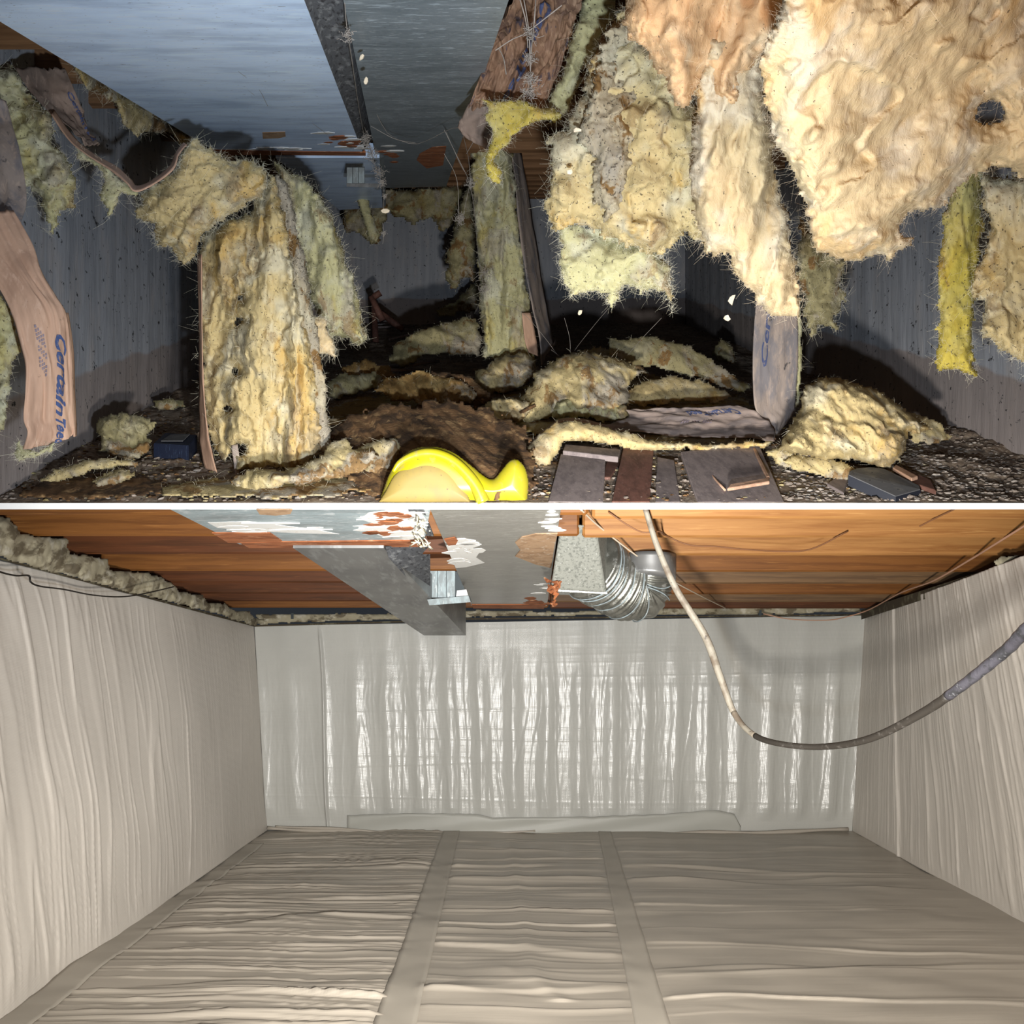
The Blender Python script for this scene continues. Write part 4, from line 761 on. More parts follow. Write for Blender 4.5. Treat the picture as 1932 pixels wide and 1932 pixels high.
def scatter(name, N, smin, smax, mats, region, seed, parent, flat=.5):
    r = np.random.RandomState(seed); V = []; Fc = []; mi = []
    base = [(np.array([v.co[:] for v in m_.vertices]), [list(p.vertices) for p in m_.polygons]) for m_ in SM[:6]]
    k = 0
    while k < N:
        x, y = r.uniform(region[0], region[1]), r.uniform(region[2], region[3]); d = dU(y); X_ = (x - 966) / F * d
        if d < YF + .02 or abs(X_) > 1.85: k += 1; continue
        v, f = base[r.randint(6)]; s = r.uniform(smin, smax); a = r.uniform(0, 6.28); ca, sa = math.cos(a), math.sin(a)
        q = v * s * np.array([1, 1, flat * 2]); q = np.stack([q[:, 0] * ca - q[:, 1] * sa, q[:, 0] * sa + q[:, 1] * ca, q[:, 2]], 1) + np.array([X_, d, ground_z(X_, d) + s * .2])
        b = len(V); V.extend(q.tolist()); Fc.extend([[i + b for i in ff] for ff in f]); mi.extend([r.randint(len(mats))] * len(f)); k += 1
    o = mesh(name, V, Fc, None, parent, False, mats=[M[m_] for m_ in mats], midx=mi); tag(o, kind='stuff'); return o
scatter('gravel', 2600, .004, .010, ['stone', 'stone_dark', 'stone_pale', 'stone'], (1480, 1935, 775, 948), 3, fl)
scatter('gravel', 2200, .004, .010, ['stone_dark', 'stone', 'leaf', 'leaf'], (0, 1480, 780, 948), 4, fl)
scatter('crumbs', 900, .003, .010, ['wool_dirty', 'wool_old_shaded', 'wool_dirty', 'wool_old_shaded'], (0, 1760, 800, 948), 5, fl)

# ================================================================ cobwebs, flakes and clinging bits in the upper space
def webs(name, label, strands, r=.0006, knots=(), seed=1):
    mb = MB(); q = random.Random(seed)
    for s in strands:
        P = spline([at(*p) for p in s], 14); rad = r * (1 + .5 * np.array([q.random() for _ in range(14)])); mb.tube(P, rad, 4, False)
    for (x, y, d, s) in knots:
        for _ in range(60):
            a = at(x, y, d) + np.array([q.gauss(0, s), q.gauss(0, s * .5), q.gauss(0, s)]); b = at(x, y, d) + np.array([q.gauss(0, s), q.gauss(0, s * .5), q.gauss(0, s)])
            b = a + (b - a) * .5; mb.tube([a, (a + b) / 2 + np.array([q.gauss(0, s * .3), 0, q.gauss(0, s * .3)]), b], min(r, .0007), 4, False)
    o = mb.build(name, M['web'], smooth=True); tag(o, label, 'cobweb', kind=None); return o
webs('cobweb', 'dangling cobweb between the dark panel and the slim central batt', [
    [(692, 180, 2.6), (712, 218, 2.7), (735, 255, 2.9), (780, 272, 3.0), (812, 262, 2.8), (850, 243, 2.6), (880, 240, 2.4)], [(700, 238, 2.8), (745, 262, 2.9), (785, 270, 3.0)],
    [(838, 245, 2.8), (860, 290, 2.9), (880, 330, 3.0), (888, 350, 3.2)], [(842, 250, 2.8), (868, 310, 3.0), (890, 360, 3.2), (905, 500, 4.1), (918, 520, 4.1)], [(838, 290, 3.0), (862, 340, 3.1), (866, 420, 3.2)],
    [(870, 240, 2.5), (884, 300, 2.9), (888, 350, 3.0)], [(880, 240, 2.4), (960, 235, 2.3), (990, 225, 2.1)], [(880, 290, 2.7), (905, 250, 2.5), (925, 235, 2.3)], [(886, 350, 3.1), (870, 420, 3.3), (868, 405, 3.3)],
    [(905, 500, 4.0), (912, 540, 4.0), (917, 560, 4.0)]], .0008, [(868, 412, 3.2, .016), (888, 345, 3.1, .014), (918, 520, 3.95, .03), (915, 545, 3.95, .02)], 3)
webs('cobweb', 'thick dusty cobweb rope hanging before the brown paper facing', [
    [(985, -20, 1.7), (998, 60, 1.75), (1000, 120, 1.8), (1004, 185, 1.85)], [(1012, -20, 1.7), (1008, 40, 1.7), (1002, 100, 1.8), (1000, 180, 1.85)], [(975, -20, 1.7), (992, 40, 1.74), (996, 90, 1.8)],
    [(935, 95, 1.8), (965, 75, 1.78), (995, 60, 1.75), (1060, 10, 1.7)], [(940, 90, 1.8), (950, 110, 1.85), (955, 140, 1.9)]], .0012, [(1000, 150, 1.8, .012), (1000, 110, 1.8, .010), (1002, 60, 1.75, .010), (1000, 175, 1.83, .012)], 4)
webs('cobweb', 'fine cobweb lines rising from the middle mound of wool', [
    [(938, 572, 3.9), (985, 590, 3.8), (1030, 640, 3.7), (1065, 690, 3.6)], [(1148, 582, 2.4), (1120, 615, 2.8), (1085, 660, 3.4), (1076, 680, 3.5)], [(1248, 600, 2.4), (1210, 640, 2.8), (1184, 670, 3.3)],
    [(1065, 600, 3.3), (1075, 640, 3.4), (1076, 680, 3.5)], [(1040, 660, 3.6), (1068, 682, 3.5), (1072, 700, 3.5)], [(1215, 528, 2.2), (1160, 560, 2.4)]], .0007, [(1080, 712, 3.3, .012)], 5)
webs('cobweb', 'long straight cobweb threads under the pale blue panel', [
    [(245, 0, 1.55), (330, 65, 1.75), (420, 130, 2.0), (480, 180, 2.3)], [(300, 38, 1.65), (380, 110, 1.9), (470, 140, 2.1), (560, 210, 2.6), (620, 256, 3.0)], [(450, 135, 2.0), (486, 165, 2.2), (505, 200, 2.4)]], .0005, [], 6)
webs('cobweb', 'dusty tangle of cobweb along the edge between the two painted panels', [
    [(650, 0, 1.5), (655, 60, 1.6), (662, 100, 1.75), (672, 170, 2.2), (680, 220, 2.6), (688, 260, 2.9), (700, 300, 3.2), (722, 340, 3.4)], [(688, 240, 2.8), (704, 300, 3.2), (722, 350, 3.4), (724, 400, 3.4)], [(722, 420, 3.4), (724, 440, 3.4), (722, 460, 3.4)]],
    .0008, [(655, 68, 1.6, .008), (690, 262, 2.85, .016), (700, 290, 3.1, .018), (715, 325, 3.3, .016), (722, 345, 3.3, .012), (726, 370, 3.3, .006), (724, 440, 3.4, .006)], 7)
def chip(name, label, x, y, d, s, mat, cat='flake', group=None, asp=2.0, rot=0):
    q = random.Random(int(x * 7 + y)); pts = []
    for k in range(7):
        a = k / 7 * 6.283; r_ = s * q.uniform(.6, 1.1); pts.append(at(x + r_ * math.cos(a) * math.cos(rot) - r_ * asp * math.sin(a) * math.sin(rot), y + r_ * asp * math.sin(a) * math.cos(rot) + r_ * math.cos(a) * math.sin(rot), d + q.uniform(-.002, .002)))
    n = 7; bk = [p + np.array([0, .004, .001]) for p in pts]
    o = MB().add(pts + bk, [tuple(range(n)), tuple(range(2 * n - 1, n - 1, -1))] + [(i, i + n, (i + 1) % n + n, (i + 1) % n) for i in range(n)]).build(name, M[mat]); tag(o, label, cat, group)
for (x, y, d, s, lab, rot) in [(1380, 565, 2.3, 7, 'pale wood flake caught in webs left of the grey paper strip, upper one', .3), (1372, 600, 2.3, 6, 'pale wood flake caught in webs left of the grey paper strip, lower one', 1.3),
      (1094, 590, 3.0, 4, 'tiny pale flake hanging in the shadow below the ragged hem', .4), (1090, 245, 1.72, 5, 'orange wood flake stuck in the dusty cream wool', 1.5), (1075, 325, 1.72, 6, 'pinkish pebble of plaster stuck in the dusty cream wool', 0),
      (690, 152, 1.9, 4, 'pale chip stuck on the dark panel near the seam', .2), (682, 108, 1.8, 4, 'pale chip stuck on the dark panel higher up the seam', .5), (727, 398, 3.4, 5, 'cream crumb dangling below the dark panel', 1.5)]:
    chip('flake', lab, x, y, d, s, 'crumb', rot=rot, asp=1.8 if s != 6 else 1.2)
for i, (x, y, s) in enumerate([(1130, 748, 7), (1082, 712, 5)]):
    fluff('insulation_scrap', ['white tuft lying on the middle mound above the floor paper', 'small white tuft caught near the top of the middle mound'][i], 'insulation', [(x - s, y - s), (x + s, y - s * 1.2), (x + s * 1.2, y + s), (x, y + s * 1.5), (x - s * 1.2, y + s)], (3.2 if i == 0 else 3.3, 0, 0), T=.012, wpx=6, step=1.5, rag=3, mat='wool_clean', seed=190 + i, amp=.1, fib=80)

#@@LOWER
# ================================================================ lower space
cenL = (0, 3, -.9)
def zFL(y): return -HL - SL * y
# floor liner
nx, ny = 380, 620
y0, y1 = 1.3, 5.25
sy = np.linspace(0, 1, ny) ** 1.25; Yv = y0 + (y1 - y0) * sy
def xl(y): return -1.50 - (y - 2.25) * .068
def xr(y): return 2.13 + (y - 3.13) * .125
Xg = np.zeros((ny, nx)); Yg = np.repeat(Yv[:, None], nx, 1)
for i, y in enumerate(Yv): Xg[i] = np.linspace(xl(y) - .12, xr(y) + .12, nx)
def fold(s, f, seed, sharp=2.0):
    n = gn(s * f, 0, 0, seed); return np.maximum(0, 1 - np.abs(n) * 5) ** sharp
def seamL(y): # x of left tape centre at depth y; pixel line (846,1590)->(745,1932)
    py = 1305 + HL * F / y; return ((846 + (745 - 846) * (py - 1590) / 342) - 966) / F * y
def seamR(y):
    py = 1305 + HL * F / y; return ((1146 + (1232 - 1146) * (py - 1590) / 342) - 966) / F * y
sL = seamL(Yg); sR = seamR(Yg)
reg = np.where(Xg < sL, 0, np.where(Xg < sR, 1, 2))
Dp = np.zeros_like(Xg)
wob = .05 * fbm(Xg * 1.1, Yg * .7, 0, 200, 2)
for r_, (fr_, am, sl_) in enumerate([(5.0, .017, .03), (2.2, .017, .03), (2.0, .014, -.01)]):
    yy = Yg + wob + sl_ * Xg + .04 * np.sin(Xg * 1.6 + r_ * 2)
    def asym(f, seed, w):
        n = gn(yy * f, Xg * .35, 0, seed); a = np.clip(n / w, -1, 1.0)
        return np.where(n > 0, np.maximum(0, 1 - n / w) ** 1.5, np.maximum(0, 1 + n / (w * .25)))
    mask = np.clip(.5 + 1.2 * fbm(Xg * 1.2, Yg * 2.5, 0, 210 + r_, 2), 0, 1)
    h = am * (asym(fr_, 220 + r_, .25) * mask + .55 * asym(fr_ * 2.3, 230 + r_, .3) * (1 - .5 * mask) + (.35 if r_ == 0 else .12) * asym(fr_ * 5, 240 + r_, .3))
    edge = np.minimum(np.abs(Xg - sL), np.abs(Xg - sR)); h = h * np.clip(edge / .06 - .4, 0, 1)
    h *= np.clip((Xg - xl(Yg)) / .25, .0, 1) * np.clip((xr(Yg) - Xg) / .45, .0, 1)
    Dp = np.where(reg == r_, h, Dp)
Dp += .016 * fbm(Xg * 1.3, Yg * 2.2, 0, 250, 3)
# a bump from the drain hose running under the middle sheet
hx = ((spline([(965, 1590), (975, 1670), (988, 1730), (995, 1790), (1012, 1850), (1060, 1885)], 60)))
hd = HL * F / (hx[:, 1] - 1305); hxw = (hx[:, 0] - 966) / F * hd
hh = np.interp(Yg, hd[::-1], hxw[::-1]); Dp += .006 * np.exp(-((Xg - hh) / .035) ** 2) * ((Yg > hd.min()) & (Yg < 4.9))
G = np.stack([Xg, Yg, zFL(Yg) + Dp], -1)
gfx = G
lf = empty('floor', (0, 3, zFL(3)), 'white sheet lined floor of the clean crawl space', kind='structure')
V, Fc = slab(G, -.004); V = np.asarray(V)
mesh('floor_liner', V, Fc, M['liner_floor'], lf)
def zliner(x, y):
    i = np.clip(np.searchsorted(Yv, y), 1, ny - 1); row = G[i]; j = np.clip(np.searchsorted(row[:, 0], x), 1, nx - 1)
    return max(G[i, j, 2], G[i - 1, j, 2], G[i, j - 1, 2], G[i - 1, j - 1, 2])
def tape(name, label, pts, width, parent, mat='tape', n=120, m=8, off=.0025):
    P = spline(pts, n); T_ = np.gradient(P, axis=0); T_ /= np.linalg.norm(T_, axis=1)[:, None]; S_ = np.stack([-T_[:, 1], T_[:, 0]], 1)
    g = np.zeros((n, m, 3))
    for i in range(n):
        for j in range(m):
            q = P[i] + S_[i] * (j / (m - 1) - .5) * (width if np.isscalar(width) else np.interp(i / (n - 1), [0, 1], width)); g[i, j] = (q[0], q[1], zliner(q[0], q[1]) + off)
    g[..., 2] = (g[..., 2] + np.roll(g[..., 2], 1, 0) + np.roll(g[..., 2], -1, 0)) / 3 if False else g[..., 2]
    nn = normals(g); V, Fc = slab(g, -.0015 if nn[..., 2].mean() < 0 else .0015); o = mesh(name, V, Fc, M[mat], parent)
    if label: o['label'] = label
    return o
yy_ = np.linspace(5.0, 1.4, 12)
tape('seam_tape', 'left taped seam running away down the white floor', [(seamL(y), y) for y in yy_], (.11, .125), lf)
tape('seam_tape', 'right taped seam running away down the white floor', [(seamR(y), y) for y in yy_], (.085, .105), lf)
tape('edge_tape', 'wide smooth strip along the left wall foot', [(xl(y) + .06, y) for y in np.linspace(4.6, 1.4, 10)], .12, lf)

# wall liners
def lwall(name, label, A, B, n, m, fn, mat, nt_=0):
    (ax, ay, at_, ab), (bx_, by, bt, bb) = A, B   # x at foot, y, x at top, (unused)
    return None
def wliner(name, label, c00, c10, c01, c11, n, m, fn, mat):
    G = patch(c00, c10, c01, c11, n, m)
    Ls = np.linalg.norm(np.array(c10) - np.array(c00)); H = np.linalg.norm(np.array(c01) - np.array(c00))
    uu, vv = np.meshgrid(np.linspace(0, Ls, m), np.linspace(0, H, n))
    D_ = fn(uu, vv, H, Ls)
    N = normals(G); s = np.sign((N * (np.array(cenL) - G)).sum(-1).mean()); N = N * s; G2 = G + N * D_[..., None]
    n2 = normals(G2); s2 = np.sign((n2 * N).sum(-1).mean())
    V, Fc = slab(G2, .004 * s2); root = empty(name, tuple(np.array(c01) * .5 + np.array(c11) * .5), label, kind='structure')
    o = mesh('wall_liner', V, Fc, M[mat], root); return root, G2
def asymf(x, y, f, seed, w, fy=.35):
    n = gn(x * f, y * fy, 0, seed); return np.where(n > 0, np.maximum(0, 1 - n / w) ** 1.6, np.maximum(0, 1 + n / (w * .3)))
def pleat_left(u, v, H, L):
    t = v / H; s = u + .10 * t * t + .03 * np.sin(t * 5 + u) + .02 * fbm(u * 2, v * 2, 0, 300, 2)
    dens = np.clip(1.05 - u / (L * .78), 0, 1)
    m_ = np.clip(.6 + fbm(u * 1.5, v * 1.5, 0, 301, 2), .2, 1)
    h = .016 * asymf(s, v, 5.5, 302, .26) * m_ + .006 * asymf(s, v, 12, 303, .3, .6) + .003 * asymf(s, v, 26, 304, .35, 1.2) * np.clip(t * 1.4, 0, 1)
    return h * (.12 + .88 * dens) * np.clip(v / .1, .2, 1) * np.clip((H - v) / .10, 0.15, 1) + .015 * fbm(u * 1.2, v * 1.4, 0, 305, 2) - .05 * np.clip(t - .85, 0, 1) * 0
def pleat_right(u, v, H, L):
    t = v / H; s = u + .02 * fbm(u * 2, v * 2, 0, 310, 2) + .03 * np.sin(t * 3)
    h = .007 * asymf(s, v, 7, 312, .22) + .004 * asymf(s, v, 15, 313, .3, .5) + .002 * asymf(s, v, 30, 314, .3, 1)
    return h * (.35 + .65 * np.clip(1.1 - u / L * .9, 0, 1)) * np.clip((H - v) / .08, .1, 1) + .010 * fbm(u * 1.2, v * 1.4, 0, 315, 2) + .014 * np.exp(-((u - 3.42 - .01 * np.sin(v * 4)) / .010) ** 2)
def pleat_back(u, v, H, L):
    t = v / H; s = u + .012 * fbm(u * 2, v * 3, 0, 320, 2)
    fl_ = .5 + .5 * np.cos(s * 2 * math.pi / .235 + .8 * gn(s * .9, 0, 0, 321)); fl_ = fl_ ** 2
    act = np.clip((u - .35) / .5, .5, 1)
    wr = .0035 * asymf(s, v, 9, 322, .3, .8) + .0030 * (billow(s * 16, v * 3.2, 0, 323, 3)) + .0018 * fbm(s * 45, v * 9, 0, 324, 2)
    fade = np.clip((v - .12) / .35, .2, 1) * np.clip((H - v - .06) / .08, .0, 1)
    grid_ = .0012 * np.maximum(0, 1 - np.abs(gn(v * 9, s * .3, 0, 325)) * 6)
    h = (.020 * fl_ + wr * .8 + grid_) * fade * act + .010 * fbm(u * .9, v * 1.2, 0, 326, 2)
    ridge = .02 * np.exp(-((u - (.47 + .01 * np.sin(v * 4))) / .010) ** 2) ; return h + ridge * np.clip(v / .1, 0, 1)
YT, YB = 5.37, 5.03
def bl(px, py, d): return tuple(at(px, py, d))
tlb, trb = at(480, 1181, YT), at(1632, 1161, YT); blb, brb = at(504, 1566, YB), at(1608, 1568, YB)
dTL = lambda y, px: None
def ltop(y): return np.array([-1.81 - (y - 2.6) * .01, y, .464 - SL * y + .0])
def rtop(y): return np.array([1.86 + (y - 2.74) * .22, y, .49 - SL * y])
ta, tb = ltop(1.3), tlb; fa, fb2 = np.array([xl(1.3), 1.3, zFL(1.3) - .01]), blb
wliner('wall_left', 'white sheet lined wall with long pleats, left side of the clean space', ta, tb, fa, fb2, 330, 620, pleat_left, 'liner_wall')
ta2 = trb + (rtop(2.74) - trb) / (YT - 2.74) * (YT - 1.3); fa2 = np.array([xr(1.3), 1.3, zFL(1.3) - .01])
wliner('wall_right', 'white sheet lined wall with fine pleats, right side of the clean space', ta2, trb, fa2, brb, 300, 520, pleat_right, 'liner_wall')
wb_, GB = wliner('wall_back', 'shiny white sheet lined far wall of the clean space', tlb, trb, blb, brb, 420, 760, pleat_back, 'liner_back')
# corner gusset and flap along the far wall foot
def backflap(name, poly_top, mat, parent):
    X_ = np.linspace(poly_top[0][0], poly_top[-1][0], 120); top = np.interp(X_, [p[0] for p in poly_top], [p[1] for p in poly_top]) + 1.5 * fbm(X_ / 30, 0, 0, 330, 2)
    g = np.zeros((8, 120, 3))
    for i in range(8):
        y = top + (1577 - top) * i / 7
        g[i] = at(X_, y, YB - .035 + .0 * X_ + (1577 - y) / 400 * .28 - .004 * np.sin(X_ / 37 + i))
    nn = normals(g); V, Fc = slab(g, .003 * (1 if nn[..., 1].mean() < 0 else -1)); return mesh(name, V, Fc, M[mat], parent)
backflap('wall_foot_flap', [(655, 1538), (760, 1535), (900, 1536), (930, 1543), (1040, 1543), (1140, 1540), (1250, 1537), (1300, 1532), (1350, 1528), (1385, 1535), (1398, 1560)], 'tape_back', wb_)
# rumpled gather of the floor sheet along the far wall
mb = MB()
for k, (a, b, r_) in enumerate([((505, 1562), (850, 1578), .012), ((520, 1558), (760, 1572), .008), ((850, 1577), (1160, 1574), .012), ((1150, 1576), (1600, 1566), .012), ((860, 1572), (1010, 1569), .007), ((1080, 1581), (1600, 1574), .010)]):
    xs_ = np.linspace(a[0], b[0], 30); ys_ = np.linspace(a[1], b[1], 30) + 1.5 * np.sin(xs_ / 40 + k)
    mb.tube(at(xs_, ys_, YB - .05), r_ * (1 + .3 * np.sin(xs_ / 23)), 8)
tag(mb.build('gathered_hem', M['liner_floor'], lf, smooth=True))

# spray foam along the left rim and the rim behind the joists
def linD(p, q):  # depth varying along x
    return lambda X, Y: p[1] + (q[1] - p[1]) * np.clip((X - p[0]) / (q[0] - p[0]), -1, 2)
fluff('foam_seal', 'lumpy grey-cream foam seal along the top of the left lined wall', 'foam',
      [(-80, 955), (20, 975), (40, 1005), (75, 1010), (100, 1012), (128, 1015), (132, 1045), (180, 1048), (205, 1052), (210, 1075), (262, 1078), (300, 1085), (328, 1100), (345, 1118), (385, 1124), (390, 1135), (425, 1138), (440, 1150), (470, 1152), (482, 1165), (520, 1172), (480, 1181), (400, 1158), (300, 1132), (240, 1118), (160, 1096), (80, 1076), (0, 1052), (-80, 1030)],
      lambda X, Y: np.clip(.464 * F / np.maximum(1305 - (1054 + .262 * X), 60), 1.9, 5.3) - .03, T=.055, wpx=20, step=2.6, rag=3, mat='foam', seed=401, amp=.75, foam=True, fib=0, back=1.0)
fluff('foam_seal', 'thin greenish foam seal between far joist and left half of the far wall', 'foam',
      [(480, 1158), (560, 1158), (700, 1156), (860, 1158), (860, 1168), (700, 1171), (560, 1175), (490, 1180)], (5.30, 0, 0), T=.03, wpx=5, step=2.5, rag=1.5, mat='foam', seed=402, amp=.4, foam=True, fib=0)
fluff('foam_seal', 'thin greenish foam seal between far joist and right half of the far wall', 'foam',
      [(860, 1150), (1100, 1153), (1300, 1145), (1450, 1142), (1620, 1142), (1628, 1156), (1450, 1160), (1250, 1161), (1000, 1163), (860, 1166)], (5.30, 0, 0), T=.03, wpx=5, step=2.5, rag=1.5, mat='foam', seed=403, amp=.4, foam=True, fib=0)
fluff('foam_seal', 'small frothy foam patch at the top of the right lined wall', 'foam',
      [(1872, 1062), (1890, 1050), (1925, 1046), (1915, 1058), (1900, 1068), (1880, 1072)], (2.9, 0, 0), T=.02, wpx=7, step=2, rag=3, mat='foam', seed=404, amp=.3, foam=True, fib=0)
# dark battens that clamp the liner
def strip(name, label, a, b, w_px, d0, d1, mat='dark_strip', n=2, th=.02):
    (x0_, y0_), (x1_, y1_) = a, b
    o = MB().box8([at(x0_, y0_ + w_px / 2, d0 - .01), at(x1_, y1_ + w_px / 2, d1 - .01), at(x1_, y1_ + w_px / 2, d1 + th), at(x0_, y0_ + w_px / 2, d0 + th), at(x0_, y0_ - w_px / 2, d0 - .01), at(x1_, y1_ - w_px / 2, d1 - .01), at(x1_, y1_ - w_px / 2, d1 + th), at(x0_, y0_ - w_px / 2, d0 + th)]).build(name, M[mat]); tag(o, label, kind='structure'); return o
strip('trim_2', 'thin dark batten along the top of the left lined wall', (-30, 1046), (482, 1181), 4, 2.50, 5.30)
strip('trim_3', 'thin dark batten along the top left of the far lined wall', (482, 1181), (860, 1170), 3, 5.30, 5.32)
strip('trim_4', 'thin dark batten along the top right of the far lined wall', (860, 1168), (1630, 1160), 3, 5.32, 5.30)
strip('trim_5', 'dark brown batten along the top of the right lined wall', (1625, 1160), (1960, 1052), 18, 5.28, 2.66, th=.03)

#@@LOWERDUCT
# ================================================================ lower painted panels and ducts
HQ = .5406
def pL(px, py, h=HQ): return at(px, py, h * F / (1305 - py))
bd = empty('boxed_duct', pL(600, 1000), 'pale grey painted boxed duct panels with torn edges under the clean space joists', 'duct')
plate([pL(322, 961.5), pL(812, 961.5), pL(800, 1024), pL(452, 1027)], .012, 'bottom_panel', 'paint_low', bd)['label'] = 'pale blue-grey torn bottom panel'
plate([pL(812, 961.5), pL(1058, 961.5), pL(1032, 1143), pL(890, 1143)], .012, 'bottom_panel', 'paint_grey', bd)['label'] = 'long warm grey bottom panel'
plate([pL(452, 1024, HQ - .004), pL(802, 1020, HQ - .004), pL(800, 1032, HQ - .004), pL(470, 1034, HQ - .004)], .012, 'edge_strip', 'bare_hard', bd)
plate([pL(890, 1141, HQ - .004), pL(1030, 1141, HQ - .004), pL(1026, 1149, HQ - .004), pL(893, 1148, HQ - .004)], .012, 'edge_strip', 'bare_hard', bd)
shard('bare_patch', [(400, 1006), (510, 1006), (532, 1021), (520, 1026), (430, 1024)], HQ, 'bare_hard', bd, pL, lift=.003)
shard('bare_patch', [(484, 961.8), (552, 961.8), (548, 970), (520, 973), (490, 971)], HQ, 'bare_tan', bd, pL, lift=.003)
shards(700, 775, 968, 1008, 14, HQ, ['bare_hard'], bd, pL, 25, 20, 60, 5)
shards(680, 800, 966, 1016, 18, HQ, ['flake'], bd, pL, 26, 14, 60, 3)
shards(420, 620, 985, 1008, 9, HQ, ['flake'], bd, pL, 27, 30, 120, 2)
shard('bare_patch', [(972, 1024), (984, 1014), (1010, 1008), (1052, 1007), (1046, 1030), (1040, 1072), (1010, 1065), (972, 1050), (982, 1038)], HQ, 'bare_tan', bd, pL, lift=.003)
shards(858, 905, 1018, 1066, 14, HQ, ['flake'], bd, pL, 28, 24, 60, 5)
shard('bare_patch', [(838, 1018), (858, 1014), (864, 1020), (860, 1028), (846, 1030)], HQ, 'bare_hard', bd, pL, lift=.004)
shards(1030, 1056, 965, 1008, 8, HQ, ['flake'], bd, pL, 29, 16, 36, 2.5)
shards(1015, 1035, 1095, 1120, 5, HQ, ['flake'], bd, pL, 30, 16, 30, 1.5)
shards(1000, 1032, 1128, 1142, 6, HQ, ['bare_hard'], bd, pL, 31, 16, 36, 4)
shard('paint_chip', [(694, 968), (730, 963), (790, 962), (804, 980), (800, 1012), (770, 1020), (720, 1012), (690, 1000), (712, 990), (680, 980)], HQ, 'flake', bd, pL, lift=.0008)
shard('paint_chip', [(392, 986), (470, 984), (520, 990), (600, 1000), (640, 1008), (560, 1006), (480, 1002), (410, 996)], HQ, 'flake', bd, pL, lift=.0008)
shard('paint_chip', [(842, 1030), (870, 1026), (906, 1040), (898, 1052), (914, 1062), (880, 1070), (860, 1072), (852, 1054)], HQ, 'flake', bd, pL, lift=.0008)
# torn frayed wood at the panel corner
fray = MB(); q = random.Random(5)
for k in range(26):
    x, y = q.uniform(782, 812), q.uniform(975, 1030); fray.tube([pL(x, y, HQ - .01), pL(x + q.uniform(-8, 8), y + q.uniform(-10, 6), HQ - .02), pL(x + q.uniform(-14, 14), y + q.uniform(-4, 16), HQ - .03)], .0025, 4)
tag(fray.build('frayed_fibres', M['fibre'], bd, smooth=True), 'frayed pale fibres at the panel corner', kind='stuff')
# step between the panels: scraped side board and a dark plate added for the gap's shade
MB().box8([pL(770, 961.5, HQ - .002), pL(800, 961.5, HQ - .002), at(818, 1012, 2.62), at(786, 1010, 2.62), pL(770, 961.5, HQ + .0), pL(800, 961.5, HQ + .0), at(818, 1008, 2.62), at(786, 1006, 2.62)]).build('side_panel', M['side_grey'], bd)
MB().box8([at(806, 1008, 3.0), at(842, 1006, 3.0), at(868, 1078, 3.95), at(812, 1080, 3.95), at(806, 1004, 3.0), at(842, 1002, 3.0), at(868, 1074, 3.95), at(812, 1076, 3.95)]).build('gap_shade', M['joist_red'], bd)
# narrow duct
nd2 = empty('narrow_duct', at(700, 1120, 3.6), 'grey metal duct running back and down below the joists of the clean space', 'duct')
a0, b0_ = at(553, 1034, 2.72), at(724, 1034, 2.72); a1, b1 = at(800, 1199, 5.0), at(879, 1199, 5.0)
ht0 = np.array([0, 0, .17]); ht1 = np.array([0, 0, .22])
MB().box8([a0, b0_, b1, a1, a0 + ht0 * .3, b0_ + ht0 * .3, b1 + ht1, a1 + ht1]).build('duct_body', M['metal'], nd2)
sd_ = [at(727, 1031, 2.70), at(806, 1031, 3.1), at(808, 1134, 3.9), at(733, 1052, 2.80)]
MB().add(sd_ + [p + np.array([.01, .02, 0]) for p in sd_], [(0, 1, 2, 3), (7, 6, 5, 4), (0, 4, 5, 1), (1, 5, 6, 2), (2, 6, 7, 3), (3, 7, 4, 0)]).build('side_panel', M['side_grey'], nd2)
c_ = clip(834, 1102, 50, 50, 3.72, 'metal_clip', 'bright folded metal clip under the boxed duct of the clean space', 'metal_bright')
MB().box8([at(810, 1142, 3.70), at(888, 1136, 3.70), at(890, 1136, 3.76), at(812, 1142, 3.76), at(806, 1131, 3.70), at(884, 1124, 3.70), at(886, 1124, 3.76), at(806, 1131, 3.76)]).build('flange', M['metal_bright'], c_)
MB().box8([at(858, 1130, 3.74), at(884, 1128, 3.74), at(884, 1128, 3.78), at(858, 1130, 3.78), at(850, 1078, 3.74), at(862, 1078, 3.74), at(862, 1078, 3.78), at(850, 1078, 3.78)]).build('side_tab', M['metal_dark'], c_)
MB().box8([at(860, 1128, 3.72), at(884, 1126, 3.72), at(884, 1126, 3.73), at(860, 1128, 3.73), at(862, 1114, 3.72), at(880, 1112, 3.72), at(880, 1112, 3.73), at(862, 1114, 3.73)]).build('round_tab', M['metal'], c_)
